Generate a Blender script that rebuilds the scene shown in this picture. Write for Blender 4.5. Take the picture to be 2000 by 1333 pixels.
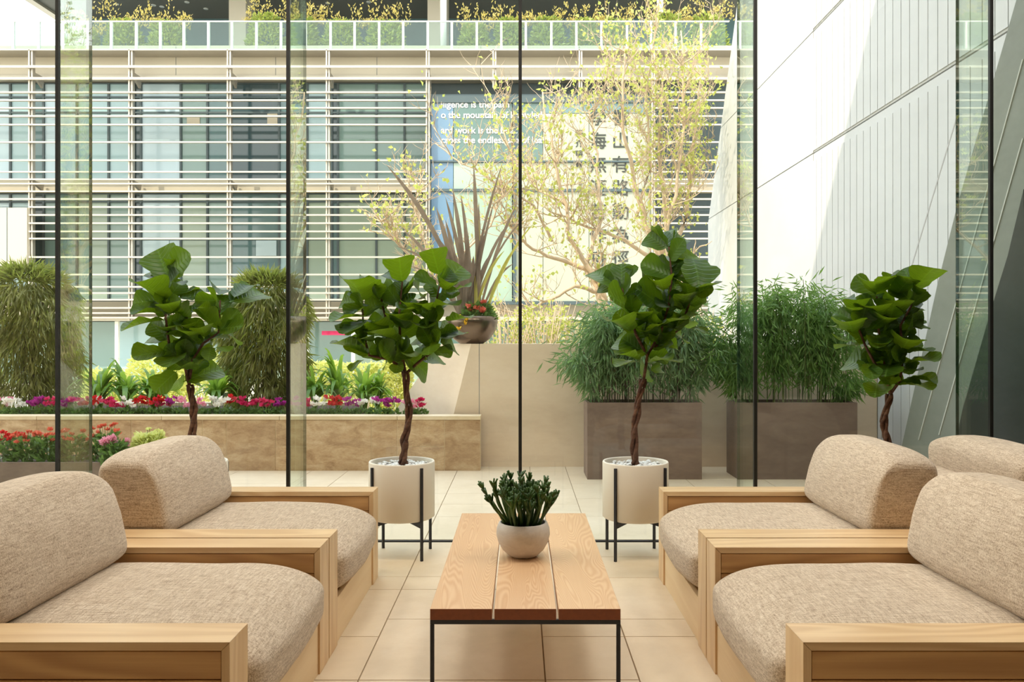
import bpy, bmesh, math, random
import numpy as np
from mathutils import Vector, Matrix, noise
random.seed(7)
RNG = np.random.default_rng(11)
scene = bpy.context.scene
for o in list(bpy.data.objects):
    bpy.data.objects.remove(o)
COL = scene.collection

# ------------------------------------------------------------------ camera
FPX, EYE = 1620.0, 1.30          # focal length in pixels of a 2000 px wide frame, eye height in metres
cam = bpy.data.cameras.new('camera'); cam_o = bpy.data.objects.new('camera', cam); COL.objects.link(cam_o)
cam_o.location = (0, 0, EYE); cam_o.rotation_euler = (math.radians(90), 0, 0)
cam.sensor_width = 36.0; cam.lens = FPX / 2000 * 36.0
cam.shift_x = -0.008; cam.shift_y = -0.00325
cam.clip_start = 0.05; cam.clip_end = 400
scene.camera = cam_o

# ------------------------------------------------------------------ light and exposure
scene.view_settings.view_transform = 'Standard'
scene.view_settings.look = 'None'
scene.view_settings.gamma = 1.0
scene.view_settings.use_curve_mapping = False
scene.view_settings.exposure = 0.0
scene.cycles.use_denoising = True
scene.cycles.transparent_max_bounces = 24
scene.cycles.max_bounces = 10
scene.cycles.diffuse_bounces = 5
scene.cycles.sample_clamp_indirect = 8.0

world = bpy.data.worlds.new('sky'); scene.world = world
world.use_nodes = True
wn = world.node_tree.nodes; wl = world.node_tree.links
bg = wn['Background']; bg.inputs['Strength'].default_value = 3.9
tc = wn.new('ShaderNodeTexCoord'); sp = wn.new('ShaderNodeSeparateXYZ'); rp = wn.new('ShaderNodeValToRGB')
wl.new(tc.outputs['Generated'], sp.inputs[0]); wl.new(sp.outputs['Z'], rp.inputs[0])
rp.color_ramp.elements[0].position = 0.0; rp.color_ramp.elements[0].color = (1.0, 0.96, 0.875, 1)
rp.color_ramp.elements[1].position = 1.0; rp.color_ramp.elements[1].color = (0.66, 0.80, 1.0, 1)
e = rp.color_ramp.elements.new(0.35); e.color = (0.95, 0.96, 0.93, 1)
wl.new(rp.outputs[0], bg.inputs['Color'])

sun = bpy.data.lights.new('sun', 'SUN'); sun.energy = 5.4; sun.angle = math.radians(0.6); sun.color = (1.0, 0.87, 0.68)
sun_o = bpy.data.objects.new('sun', sun); COL.objects.link(sun_o)
SUN_DIR = Vector((0.62, 0.70, -1.0)).normalized()
sun_o.rotation_euler = SUN_DIR.to_track_quat('-Z', 'Y').to_euler()
sun_o.location = (-8, -6, 14)

# unseen disk lights added under the ceiling to brighten the lobby
for k, (lx, ly, pw) in enumerate([(-2.9, 3.35, 46), (-1.0, 3.35, 46), (1.0, 3.35, 46), (2.8, 3.35, 46)]):
    L = bpy.data.lights.new('ceiling_fill', 'AREA'); L.shape = 'DISK'; L.size = 0.9; L.energy = pw; L.color = (1.0, 0.93, 0.83)
    lo = bpy.data.objects.new('ceiling_fill', L); COL.objects.link(lo); lo.location = (lx, ly, 4.44)

# ------------------------------------------------------------------ material helpers
class NT:
    def __init__(s, name):
        s.m = bpy.data.materials.new(name); s.m.use_nodes = True
        s.t = s.m.node_tree; s.n = s.t.nodes; s.n.clear()
        s.out = s.n.new('ShaderNodeOutputMaterial')
    def new(s, typ, **kw):
        nd = s.n.new(typ)
        for k, v in kw.items():
            if k.startswith('i_'):
                key = k[2:]
                key = int(key) if key.isdigit() else key.replace('_', ' ')
                s.put(nd.inputs[key], v)
            else:
                setattr(nd, k, v)
        return nd
    def put(s, sock, v):
        if isinstance(v, bpy.types.NodeSocket): s.t.links.new(v, sock)
        elif isinstance(v, bpy.types.Node): s.t.links.new(v.outputs[0], sock)
        else:
            if isinstance(v, (tuple, list)) and len(v) == 3 and sock.type == 'RGBA': v = (*v, 1)
            sock.default_value = v
    def coords(s, scale=(1, 1, 1), rot=(0, 0, 0)):
        c = s.new('ShaderNodeTexCoord'); mp = s.new('ShaderNodeMapping')
        s.t.links.new(c.outputs['Object'], mp.inputs[0]); mp.inputs['Scale'].default_value = scale; mp.inputs['Rotation'].default_value = rot
        return mp.outputs[0]
    def noise(s, vec, scale, detail=3, rough=0.5, dist=0.0):
        return s.new('ShaderNodeTexNoise', i_Vector=vec, i_Scale=scale, i_Detail=detail, i_Roughness=rough, i_Distortion=dist).outputs[0]
    def ramp(s, fac, stops):
        r = s.new('ShaderNodeValToRGB', i_0=fac); cr = r.color_ramp
        cr.elements[0].position, cr.elements[0].color = stops[0][0], (*stops[0][1], 1)
        cr.elements[1].position, cr.elements[1].color = stops[-1][0], (*stops[-1][1], 1)
        for p, c in stops[1:-1]:
            el = cr.elements.new(p); el.color = (*c, 1)
        return r.outputs[0]
    def mix(s, fac, a, b, mode='MIX'):
        nd = s.n.new('ShaderNodeMix'); nd.data_type = 'RGBA'; nd.blend_type = mode
        s.put(nd.inputs['Factor'], fac); s.put(nd.inputs['A'], a); s.put(nd.inputs['B'], b)
        return nd.outputs['Result']
    def math(s, op, a, b=0.0):
        nd = s.n.new('ShaderNodeMath'); nd.operation = op; s.put(nd.inputs[0], a); s.put(nd.inputs[1], b); return nd.outputs[0]
    def bump(s, h, strength=0.3, dist=0.01):
        return s.new('ShaderNodeBump', i_Height=h, i_Strength=strength, i_Distance=dist).outputs[0]
    def bsdf(s, col, rough=0.5, metal=0.0, normal=None, spec=None):
        b = s.new('ShaderNodeBsdfPrincipled'); s.put(b.inputs['Base Color'], col); s.put(b.inputs['Roughness'], rough); s.put(b.inputs['Metallic'], metal)
        if normal is not None: s.put(b.inputs['Normal'], normal)
        if spec is not None: s.put(b.inputs['Specular IOR Level'], spec)
        return b.outputs[0]
    def end(s, sh):
        s.t.links.new(sh, s.out.inputs[0]); return s.m

def srgb(r, g, b):
    f = lambda c: ((c / 255) / 12.92) if c / 255 <= 0.04045 else (((c / 255) + 0.055) / 1.055) ** 2.4
    return (f(r), f(g), f(b))

def plain(name, col, rough=0.6, metal=0.0, var=0.12, scale=6.0, bump=0.0, spec=None):
    t = NT(name); v = t.coords()
    n = t.noise(v, scale, 4)
    c = t.mix(n, tuple(x * (1 - var) for x in col), tuple(min(1, x * (1 + var)) for x in col))
    nm = t.bump(t.noise(v, scale * 8, 3), bump, 0.004) if bump else None
    return t.end(t.bsdf(c, rough, metal, nm, spec))

def wood(name, light, dark, axis='X', ring=9.0, rough=0.38, cathedral=False, fig=0.55):
    t = NT(name)
    obi = t.new('ShaderNodeObjectInfo').outputs['Random']
    c = t.new('ShaderNodeTexCoord').outputs['Object']
    off = t.new('ShaderNodeCombineXYZ', i_0=t.math('MULTIPLY', obi, 7.0), i_1=t.math('MULTIPLY', obi, 5.3), i_2=t.math('MULTIPLY', obi, 3.1)).outputs[0]
    cv = t.new('ShaderNodeVectorMath', operation='ADD', i_0=c, i_1=off).outputs[0]
    sc = {'X': (0.12, 1, 1), 'Y': (1, 0.12, 1), 'Z': (1, 1, 0.12)}[axis]
    sc2 = {'X': (0.02, 1, 1), 'Y': (1, 0.02, 1), 'Z': (1, 1, 0.02)}[axis]
    m1 = t.new('ShaderNodeMapping', i_Vector=cv, i_Scale=sc).outputs[0]
    m2 = t.new('ShaderNodeMapping', i_Vector=cv, i_Scale=sc2).outputs[0]
    low = t.noise(m1, 5.0 if cathedral else 3.5, 2, 0.45, 0.4)
    rings = t.math('SINE', t.math('MULTIPLY', low, ring * 10))
    rings = t.math('ADD', t.math('MULTIPLY', rings, 0.5), 0.5)
    fine = t.noise(m2, 180, 3, 0.6)
    f = t.math('ADD', t.math('MULTIPLY', rings, fig), t.math('MULTIPLY', fine, 1 - fig))
    col = t.mix(f, dark, light)
    big = t.noise(m1, 1.2, 2)
    col = t.mix(t.math('MULTIPLY', big, 0.35), col, tuple(x * 0.82 for x in light))
    return t.end(t.bsdf(col, rough, 0, t.bump(f, 0.12, 0.002)))

def fabric():
    t = NT('heathered_linen')
    v = t.coords((1, 1, 1)); vs = t.coords((6, 60, 60)); vs2 = t.coords((60, 6, 60))
    sp = t.noise(v, 420, 2, 0.7); st = t.noise(vs, 3.0, 3, 0.65); st2 = t.noise(vs2, 3.0, 3, 0.6)
    f = t.math('ADD', t.math('MULTIPLY', sp, 0.42), t.math('ADD', t.math('MULTIPLY', st, 0.30), t.math('MULTIPLY', st2, 0.28)))
    col = t.ramp(f, [(0.36, srgb(124, 102, 82)), (0.49, srgb(198, 177, 152)), (0.60, srgb(230, 215, 194))])
    wv = t.new('ShaderNodeTexWave', i_Vector=v, i_Scale=120.0, i_Distortion=1.5); wv.bands_direction = 'Y'
    h = t.math('ADD', t.math('MULTIPLY', sp, 0.6), t.math('MULTIPLY', wv.outputs[1], 0.4))
    b = t.new('ShaderNodeBsdfPrincipled'); t.put(b.inputs['Base Color'], col); b.inputs['Roughness'].default_value = 0.95
    b.inputs['Specular IOR Level'].default_value = 0.15
    t.put(b.inputs['Sheen Weight'], 0.25); t.put(b.inputs['Sheen Roughness'], 0.5)
    t.put(b.inputs['Normal'], t.bump(h, 0.45, 0.003))
    return t.end(b.outputs[0])

def glass(name, tint=(0.93, 0.97, 0.95), refl=1.0, ior=1.5, rough=0.0):
    t = NT(name)
    bf = t.new('ShaderNodeNewGeometry').outputs['Backfacing']
    iorv = t.math('ADD', ior, t.math('MULTIPLY', bf, 1.0 / ior - ior))
    fr = t.new('ShaderNodeFresnel', i_IOR=iorv).outputs[0]
    g = t.new('ShaderNodeBsdfGlossy', i_Color=(0.95, 1, 0.97), i_Roughness=rough).outputs[0]
    tr = t.new('ShaderNodeBsdfTransparent', i_Color=tint).outputs[0]
    mx = t.new('ShaderNodeMixShader', i_0=t.math('MULTIPLY', fr, refl), i_1=tr, i_2=g)
    return t.end(mx.outputs[0])

def leafmat(name, c1, c2, trans, rough=0.35, amt=0.35, veins=False, gloss=0.5):
    t = NT(name)
    oi = t.new('ShaderNodeObjectInfo').outputs['Random']
    v = t.coords()
    n = t.noise(v, 9 if not veins else 3, 2)
    f = t.math('ADD', t.math('MULTIPLY', n, 0.7), t.math('MULTIPLY', oi, 0.5)) if veins else n
    col = t.ramp(f, [(0.3, c1), (0.75, c2)])
    nm = None
    if veins:
        s = t.new('ShaderNodeSeparateXYZ', i_0=t.new('ShaderNodeTexCoord').outputs['Object'])
        ax = t.math('ABSOLUTE', s.outputs[0])
        mid = t.math('LESS_THAN', ax, 0.016)
        q = t.math('SUBTRACT', s.outputs[1], t.math('MULTIPLY', ax, 0.75))
        lat = t.math('ABSOLUTE', t.math('SINE', t.math('MULTIPLY', q, 24.0)))
        latv = t.math('LESS_THAN', lat, 0.11)
        vn = t.math('MAXIMUM', mid, t.math('MULTIPLY', latv, 0.55))
        col = t.mix(t.math('MULTIPLY', vn, 0.6), col, tuple(min(1, x * 2.0 + 0.02) for x in c2))
        nm = t.bump(t.math('MINIMUM', lat, 0.5), 0.5, 0.01)
    b = t.bsdf(col, rough, 0, nm, gloss)
    tl = t.new('ShaderNodeBsdfTranslucent', i_Color=trans).outputs[0]
    mx = t.new('ShaderNodeMixShader', i_0=amt, i_1=b, i_2=tl)
    return t.end(mx.outputs[0])

def stone(name, a, b, c, scale=3.0, rough=0.7, bump=0.25, pits=True):
    t = NT(name); v = t.coords((1, 1, 2.2))
    oi = t.new('ShaderNodeObjectInfo').outputs['Random']
    n1 = t.noise(v, scale, 6, 0.65, 0.6); n2 = t.noise(v, scale * 9, 4, 0.7)
    col = t.ramp(t.math('ADD', t.math('MULTIPLY', n1, 0.75), t.math('MULTIPLY', n2, 0.25)), [(0.33, a), (0.5, b), (0.66, c)])
    col = t.mix(t.math('MULTIPLY', oi, 0.42), col, a)
    if pits:
        p = t.noise(v, scale * 16, 3, 0.8); pm = t.ramp(p, [(0.60, (0, 0, 0)), (0.68, (1, 1, 1))])
        col = t.mix(t.math('MULTIPLY', pm, 0.45), col, tuple(x * 0.42 for x in a))
    return t.end(t.bsdf(col, rough, 0, t.bump(n2, bump, 0.01)))

MAT = {}
def mats():
    m = MAT
    m['oak'] = wood('oak_arm_x', srgb(238, 208, 162), srgb(190, 146, 98), 'X', 9.0, 0.33, fig=.4)
    m['oakz'] = wood('oak_board_z', srgb(236, 207, 163), srgb(198, 156, 108), 'Z', 7.0, 0.42, fig=.4)
    m['oaky'] = wood('oak_board_y', srgb(240, 216, 176), srgb(222, 190, 145), 'Y', 3.0, 0.5, fig=0.3)
    m['oakp'] = wood('oak_plank_x', srgb(216, 172, 114), srgb(168, 120, 70), 'X', 10.0, 0.42)
    m['table'] = wood('table_oak', srgb(230, 194, 154), srgb(204, 156, 112), 'Y', 52.0, 0.30, cathedral=True, fig=0.62)
    m['tableend'] = plain('table_end_grain', srgb(138, 72, 34), 0.5, var=0.3, scale=60)
    m['fabric'] = fabric()
    m['steel'] = plain('dark_steel', srgb(46, 46, 50), 0.45, 0.5, 0.1, 20)
    m['black'] = plain('black_silicone', srgb(14, 16, 14), 0.5, 0, 0.1, 20)
    m['glass'] = glass('clear_glass', (0.97, 0.985, 0.975), 0.55)
    m['fin'] = glass('fin_glass', (0.88, 0.94, 0.90), 1.5)
    m['finedge'] = plain('glass_edge_green', srgb(40, 62, 50), 0.2, 0, 0.15, 8)
    m['pot'] = plain('matte_white_ceramic', srgb(226, 218, 203), 0.55, 0, 0.03, 4)
    m['bowl'] = stone('pale_washed_bowl', srgb(196, 188, 178), srgb(216, 209, 200), srgb(228, 222, 214), 4, 0.7, 0.1, False)
    m['pebble'] = plain('white_pebble', srgb(225, 226, 224), 0.5, 0, 0.08, 30)
    m['soil'] = plain('dark_soil', srgb(62, 46, 34), 0.95, 0, 0.4, 40, 0.6)
    m['bark'] = stone('braided_bark', srgb(66, 40, 28), srgb(104, 68, 48), srgb(146, 104, 76), 14, 0.8, 0.8, False)
    m['fig'] = leafmat('fiddle_leaf', srgb(24, 52, 10), srgb(60, 92, 26), srgb(130, 162, 24), 0.36, 0.36, True, 0.35)
    m['jade'] = leafmat('finger_jade_green', srgb(34, 66, 18), srgb(78, 112, 40), srgb(90, 130, 30), 0.4, 0.15)
    m['bamboo'] = leafmat('bamboo_leaf', srgb(62, 98, 48), srgb(138, 172, 96), srgb(150, 190, 90), 0.5, 0.42)
    m['bamboob'] = leafmat('bamboo_leaf_bluish', srgb(72, 104, 72), srgb(146, 174, 124), srgb(150, 190, 110), 0.5, 0.40)
    m['weep'] = leafmat('weeping_bamboo_leaf', srgb(74, 78, 36), srgb(176, 172, 104), srgb(170, 184, 80), 0.55, 0.42)
    m['culm'] = plain('bamboo_culm', srgb(74, 62, 48), 0.5, 0, 0.35, 10)
    m['culmg'] = plain('bamboo_culm_green', srgb(98, 108, 60), 0.5, 0, 0.3, 10)
    m['strap'] = leafmat('strap_leaf', srgb(66, 112, 36), srgb(138, 176, 74), srgb(180, 214, 80), 0.35, 0.42)
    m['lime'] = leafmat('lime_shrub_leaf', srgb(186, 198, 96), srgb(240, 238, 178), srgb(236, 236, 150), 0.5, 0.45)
    m['darkg'] = leafmat('low_green_leaf', srgb(62, 96, 50), srgb(130, 160, 98), srgb(140, 180, 80), 0.45, 0.3)
    m['rooft'] = leafmat('roof_shrub_leaf', srgb(86, 112, 52), srgb(170, 180, 96), srgb(190, 200, 90), 0.5, 0.35)
    m['roofy'] = leafmat('roof_shoot_leaf', srgb(150, 128, 60), srgb(206, 190, 110), srgb(220, 204, 110), 0.5, 0.35)
    m['treeleaf'] = leafmat('spring_tree_leaf', srgb(150, 160, 70), srgb(206, 208, 120), srgb(214, 222, 120), 0.5, 0.45)
    m['twig'] = plain('pale_twig_bark', srgb(200, 178, 152), 0.8, 0, 0.25, 6)
    m['flax'] = leafmat('bronze_flax_leaf', srgb(96, 86, 80), srgb(150, 138, 128), srgb(180, 156, 130), 0.4, 0.35)
    m['flaxy'] = leafmat('yellow_flax_leaf', srgb(170, 160, 80), srgb(214, 204, 120), srgb(220, 220, 110), 0.4, 0.35)
    m['red'] = leafmat('red_petal', srgb(186, 14, 24), srgb(226, 40, 44), srgb(230, 30, 40), 0.5, 0.3)
    m['crimson'] = leafmat('crimson_petal', srgb(186, 20, 80), srgb(222, 56, 110), srgb(230, 50, 110), 0.5, 0.3)
    m['magenta'] = leafmat('magenta_petal', srgb(150, 24, 120), srgb(196, 70, 166), srgb(210, 60, 170), 0.5, 0.3)
    m['pinkp'] = leafmat('pink_petal', srgb(226, 130, 160), srgb(244, 190, 204), srgb(250, 180, 200), 0.5, 0.3)
    m['whitep'] = leafmat('white_petal', srgb(232, 226, 214), srgb(252, 248, 240), srgb(250, 250, 240), 0.5, 0.3)
    m['coral'] = leafmat('coral_petal', srgb(200, 84, 62), srgb(232, 136, 108), srgb(240, 110, 80), 0.5, 0.3)
    m['yellowp'] = leafmat('yellow_petal', srgb(222, 176, 30), srgb(240, 204, 60), srgb(250, 210, 60), 0.5, 0.3)
    m['tile'] = stone('sandstone_tile', srgb(212, 192, 162), srgb(223, 204, 175), srgb(232, 215, 188), 1.4, 0.42, 0.06, False)
    m['screen'] = plain('screen_glass', srgb(84, 108, 104), 0.12, 0, 0.2, 0.4)
    m['grout'] = plain('tile_grout', srgb(166, 146, 120), 0.9, 0, 0.1, 10)
    m['travertine'] = stone('travertine', srgb(150, 116, 82), srgb(196, 166, 128), srgb(222, 198, 162), 5.0, 0.7, 0.5, True)
    m['travcap'] = stone('travertine_cap', srgb(206, 184, 148), srgb(220, 200, 166), srgb(230, 212, 182), 3, 0.6, 0.15, False)
    m['plaster'] = stone('pale_plaster', srgb(216, 194, 168), srgb(226, 206, 181), srgb(233, 215, 192), 0.9, 0.85, 0.05, False)
    m['concrete'] = stone('white_concrete', srgb(190, 191, 190), srgb(195, 196, 195), srgb(200, 201, 200), 0.8, 0.75, 0.05, False)
    m['groove'] = plain('concrete_groove', srgb(170, 168, 166), 0.9, 0, 0.05, 4)
    m['grey'] = stone('grey_plate', srgb(112, 116, 106), srgb(124, 128, 118), srgb(134, 138, 128), 1.0, 0.5, 0.03, False)
    m['greyd'] = stone('near_black_plate', srgb(42, 46, 44), srgb(50, 54, 52), srgb(58, 62, 60), 1.0, 0.4, 0.03, False)
    m['seam'] = plain('plate_seam', srgb(176, 178, 168), 0.6, 0, 0.05, 4)
    m['planter'] = stone('brown_cast_planter', srgb(104, 86, 76), srgb(122, 103, 92), srgb(136, 117, 105), 2.2, 0.6, 0.06, False)
    m['bronze'] = plain('burnished_metal_pot', srgb(120, 104, 92), 0.25, 0.85, 0.2, 5)
    m['cream'] = plain('cream_metal_fascia', srgb(180, 171, 152), 0.55, 0, 0.03, 0.6)
    m['louver'] = plain('pale_louvre_metal', srgb(184, 176, 160), 0.4, 0.3, 0.03, 1.0)
    m['post'] = plain('mast_metal', srgb(170, 164, 154), 0.4, 0.5, 0.06, 1.0)
    m['mull'] = plain('window_mullion', srgb(70, 84, 88), 0.5, 0.2, 0.1, 1.0)
    for k, (c, r) in enumerate([((150, 178, 184), .12), ((116, 142, 138), .1), ((172, 194, 204), .15), ((88, 116, 120), .08), ((142, 160, 146), .12), ((54, 74, 80), .08)]):
        m['pane%d' % k] = plain('office_glass', srgb(*c), r, 0.0, 0.22, 0.35, spec=0.6)
    m['railglass'] = glass('rail_glass', (0.80, 0.88, 0.87), 1.0)
    m['sunrefl'] = plain('sun_reflection_panel', srgb(160, 164, 146), 0.35, 0, 0.06, 0.8)  # pale tint painted in for the sunny reflection on the screen glass
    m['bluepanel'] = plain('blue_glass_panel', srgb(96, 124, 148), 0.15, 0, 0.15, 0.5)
    m['white'] = plain('white_paint', srgb(238, 236, 230), 0.5, 0, 0.02, 2)
    m['ink'] = plain('dark_ink', srgb(46, 50, 46), 0.6, 0, 0.05, 2)
    m['soffit'] = plain('soffit_grey', srgb(112, 110, 104), 0.6, 0, 0.08, 0.4)
    m['ceil'] = plain('ceiling_white', srgb(232, 226, 214), 0.8, 0, 0.02, 2)
    m['darkwall'] = plain('dark_interior_wall', srgb(58, 50, 44), 0.6, 0, 0.1, 1)
    m['lobby'] = plain('lobby_wall', srgb(198, 176, 148), 0.8, 0, 0.04, 1)
    m['ground'] = plain('plaza_paving', srgb(186, 178, 158), 0.8, 0, 0.08, 0.6)
mats()

# ------------------------------------------------------------------ geometry helpers
class MB:
    def __init__(s): s.v = []; s.f = []; s.mi = []
    def add(s, vs, fs, mi=0):
        b = len(s.v); s.v += [tuple(p) for p in vs]; s.f += [tuple(b + i for i in f) for f in fs]; s.mi += [mi] * len(fs); return s
    def box(s, x0, y0, z0, x1, y1, z1, mi=0):
        vs = [(x0, y0, z0), (x1, y0, z0), (x1, y1, z0), (x0, y1, z0), (x0, y0, z1), (x1, y0, z1), (x1, y1, z1), (x0, y1, z1)]
        return s.add(vs, [(0, 3, 2, 1), (4, 5, 6, 7), (0, 1, 5, 4), (1, 2, 6, 5), (2, 3, 7, 6), (3, 0, 4, 7)], mi)
    def prism(s, poly, axis, a, b, mi=0):
        n = len(poly)
        def p(u, v, w): return {'X': (w, u, v), 'Y': (u, w, v), 'Z': (u, v, w)}[axis]
        vs = [p(u, v, a) for u, v in poly] + [p(u, v, b) for u, v in poly]
        fs = [tuple(range(n)), tuple(range(2 * n - 1, n - 1, -1))] + [(i, i + n, (i + 1) % n + n, (i + 1) % n) for i in range(n)]
        return s.add(vs, fs, mi)
    def tube(s, pts, rad, n=8, mi=0, cap=True):
        pts = [Vector(p) for p in pts]
        rad = rad if isinstance(rad, (list, tuple)) else [rad] * len(pts)
        vs = []; up = Vector((0.31, 0.17, 0.93)).normalized()
        for i, p in enumerate(pts):
            d = (pts[min(i + 1, len(pts) - 1)] - pts[max(i - 1, 0)])
            d = d.normalized() if d.length > 1e-9 else Vector((0, 0, 1))
            u = d.cross(up); u = u.normalized() if u.length > 1e-3 else d.orthogonal().normalized()
            w = d.cross(u)
            for k in range(n):
                a = 2 * math.pi * k / n
                vs.append(p + (u * math.cos(a) + w * math.sin(a)) * rad[i])
        fs = []
        for i in range(len(pts) - 1):
            for k in range(n):
                a, b = i * n + k, i * n + (k + 1) % n
                fs.append((a, b, b + n, a + n))
        if cap: fs += [tuple(range(n - 1, -1, -1)), tuple(range((len(pts) - 1) * n, len(pts) * n))]
        return s.add(vs, fs, mi)
    def lathe(s, prof, cx=0, cy=0, n=40, mi=0):
        vs = []; fs = []
        for r, z in prof:
            for k in range(n):
                a = 2 * math.pi * k / n; vs.append((cx + r * math.cos(a), cy + r * math.sin(a), z))
        for i in range(len(prof) - 1):
            for k in range(n):
                a, b = i * n + k, i * n + (k + 1) % n
                fs.append((a, b, b + n, a + n))
        return s.add(vs, fs, mi)
    def mesh(s, name, mats, smooth=False):
        me = bpy.data.meshes.new(name); me.from_pydata(s.v, [], s.f)
        for m in (mats if isinstance(mats, (list, tuple)) else [mats]): me.materials.append(MAT[m])
        if any(s.mi): me.polygons.foreach_set('material_index', s.mi)
        if smooth: me.polygons.foreach_set('use_smooth', [True] * len(s.f))
        me.update(); return me
    def build(s, name, mats, parent=None, smooth=False, bevel=0.0, **kw):
        o = link(name, s.mesh(name, mats, smooth), parent, **kw)
        if bevel:
            b = o.modifiers.new('edge', 'BEVEL'); b.width = bevel; b.segments = 2; b.limit_method = 'ANGLE'
        return o

def root_of(p):
    while p.parent: p = p.parent
    return p
def link(name, data, parent=None, kind=None, label=None, mat=None, cat=None, group=None, world=True):
    o = bpy.data.objects.new(name, data); COL.objects.link(o)
    if parent is not None:
        o.parent = parent
        if world and mat is None:                       # geometry written in world metres
            q = parent
            off = Vector((0, 0, 0))
            while q is not None: off += Vector(q.location); q = q.parent
            o.location = -off
    if mat is not None: o.matrix_local = mat
    if kind: o['kind'] = kind
    if label: o['label'] = label
    if cat: o['category'] = cat
    if group: o['group'] = group
    return o
def thing(name, label, cat, loc=(0, 0, 0), group=None):
    o = bpy.data.objects.new(name, None); COL.objects.link(o); o.location = loc; o.empty_display_size = 0.1
    o['label'] = label; o['category'] = cat
    if group: o['group'] = group
    return o
def px(x, y, Y):                                        # a measured point of the photo at depth Y, as metres
    return Vector(((x - 1016) * Y / FPX, Y, EYE - (y - 660) * Y / FPX))

def leaf_cloud(C, D, L, W, fold=0.25, rng=RNG, nrm=None):
    """many small lance leaves: base C, direction D, length L, width W -> mesh arrays"""
    n = len(C); D = D / np.linalg.norm(D, axis=1, keepdims=True)
    R = rng.normal(size=(n, 3)) if nrm is None else nrm + rng.normal(size=(n, 3)) * 0.35
    S = np.cross(D, R); S /= np.linalg.norm(S, axis=1, keepdims=True) + 1e-9
    N = np.cross(S, D)
    L = np.asarray(L).reshape(-1, 1); W = np.asarray(W).reshape(-1, 1)
    v0 = C; v1 = C + D * L * 0.42 + S * W * 0.5 + N * W * fold; v2 = C + D * L - N * L * 0.08; v3 = C + D * L * 0.42 - S * W * 0.5 + N * W * fold
    V = np.stack([v0, v1, v2, v3], 1).reshape(-1, 3)
    F = np.arange(4 * n).reshape(-1, 4)
    F = np.concatenate([F[:, [0, 1, 2]], F[:, [0, 2, 3]]])
    return V, F
def np_mesh(name, V, F, mat):
    me = bpy.data.meshes.new(name); me.vertices.add(len(V)); me.vertices.foreach_set('co', V.astype(np.float32).ravel())
    me.loops.add(F.size); me.loops.foreach_set('vertex_index', F.astype(np.int32).ravel())
    me.polygons.add(len(F)); me.polygons.foreach_set('loop_start', np.arange(0, F.size, F.shape[1], dtype=np.int32))
    try: me.polygons.foreach_set('loop_total', np.full(len(F), F.shape[1], dtype=np.int32))
    except Exception: pass
    me.materials.append(MAT[mat]); me.update(calc_edges=True); me.validate(); return me

# =================================================================== STRUCTURE
GY = 5.29                                    # plane of the glass wall
def slab(name, *b, m, label=None, parent=None, kind='structure'):
    return MB().box(*b).build(name, m, parent, kind=kind if parent is None else None, label=label)

# the lobby floor and the terrace, stone tiles in courses of two widths
floor = slab('floor', -5.2, -5, -0.06, 3.5, GY + 0.02, -0.008, m='grout', label='beige stone tiled lobby floor in staggered courses')
terr = slab('terrace_floor', -9.5, GY + 0.02, -0.06, 3.6, 12.0, -0.008, m='grout', label='pale stone paving of the terrace outside the glass')
ground = slab('ground', -60, 12.0, -0.4, 60, 60, -0.05, m='ground', label='pale plaza ground between the terrace and the office building')
edges = [-4.52, -3.81, -3.10, -2.745, -2.035, -1.68, -0.97, -0.614, 0.0955, 0.453, 1.16, 1.52, 2.23, 2.585, 3.295, 3.48]
known = {6: [0.9, 1.8, 2.45, 3.148, 3.606, 4.28, 4.51], 7: [0.9, 1.35, 2.03, 2.45, 3.148, 3.83, 4.28, 4.51], 8: [1.1, 1.8, 2.48, 3.15, 3.606, 4.51],
         9: [0.9, 1.6, 2.25, 2.93, 3.606, 3.83, 4.49, 4.92], 10: [1.2, 1.9, 2.6, 3.3, 3.83, 4.49, 4.92]}
gap = 0.0026
for c in range(len(edges) - 1):
    x0, x1 = edges[c] + gap, edges[c + 1] - gap
    if x0 > -3.2:
        ys = [0.6] + known.get(c, [])
        if len(ys) == 1:
            y = 0.6
            while y < 4.6: y += random.choice([0.68, 0.45, 0.225, 0.68]); ys.append(y)
        ys = [y for y in ys if y < 5.05] + [GY - 0.02]
        for a, b in zip(ys[:-1], ys[1:]):
            MB().box(x0, a + gap, -0.02, x1, b - gap, 0.0).build('floor_tile', 'tile', floor, bevel=0.0015)
    y = GY + 0.05 + random.choice([0, 0, -0.0]); ys = [y]
    while y < 8.9: y += random.choice([0.68, 0.45, 0.68]); ys.append(y)
    for a, b in zip(ys[:-1], ys[1:]):
        MB().box(x0, a + gap, -0.02, x1, b - gap, 0.0).build('paving_tile', 'tile', terr, bevel=0.0015)

slab('ceiling', -5.2, -5, 4.5, 3.5, GY + 0.05, 4.6, m='ceil')
slab('wall_back', -5.2, -5.2, -0.05, 3.5, -5.0, 4.5, m='lobby')
slab('wall_left', -5.3, -5, -0.05, -5.2, 2.2, 4.5, m='lobby')
MB().box(-5.26, 2.2, 0, -5.24, GY, 4.5).build('window_9', 'glass', None, kind='structure', label='unseen side glazing added to let sky light into the lobby')  # glass added on the unseen side so that sky light enters
slab('ground_side', -60, -60, -0.4, -5.3, 12.0, -0.08, m='ground')
slab('wall_right', 3.5, -5, -0.05, 3.6, GY + 0.02, 4.5, m='darkwall', label='dark interior wall at the right end of the glass wall')
slab('upper_storeys', -14, -8, 4.6, 3.5, 5.43, 8.95, m='cream', label='upper storeys of the hotel above the lobby')

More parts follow.
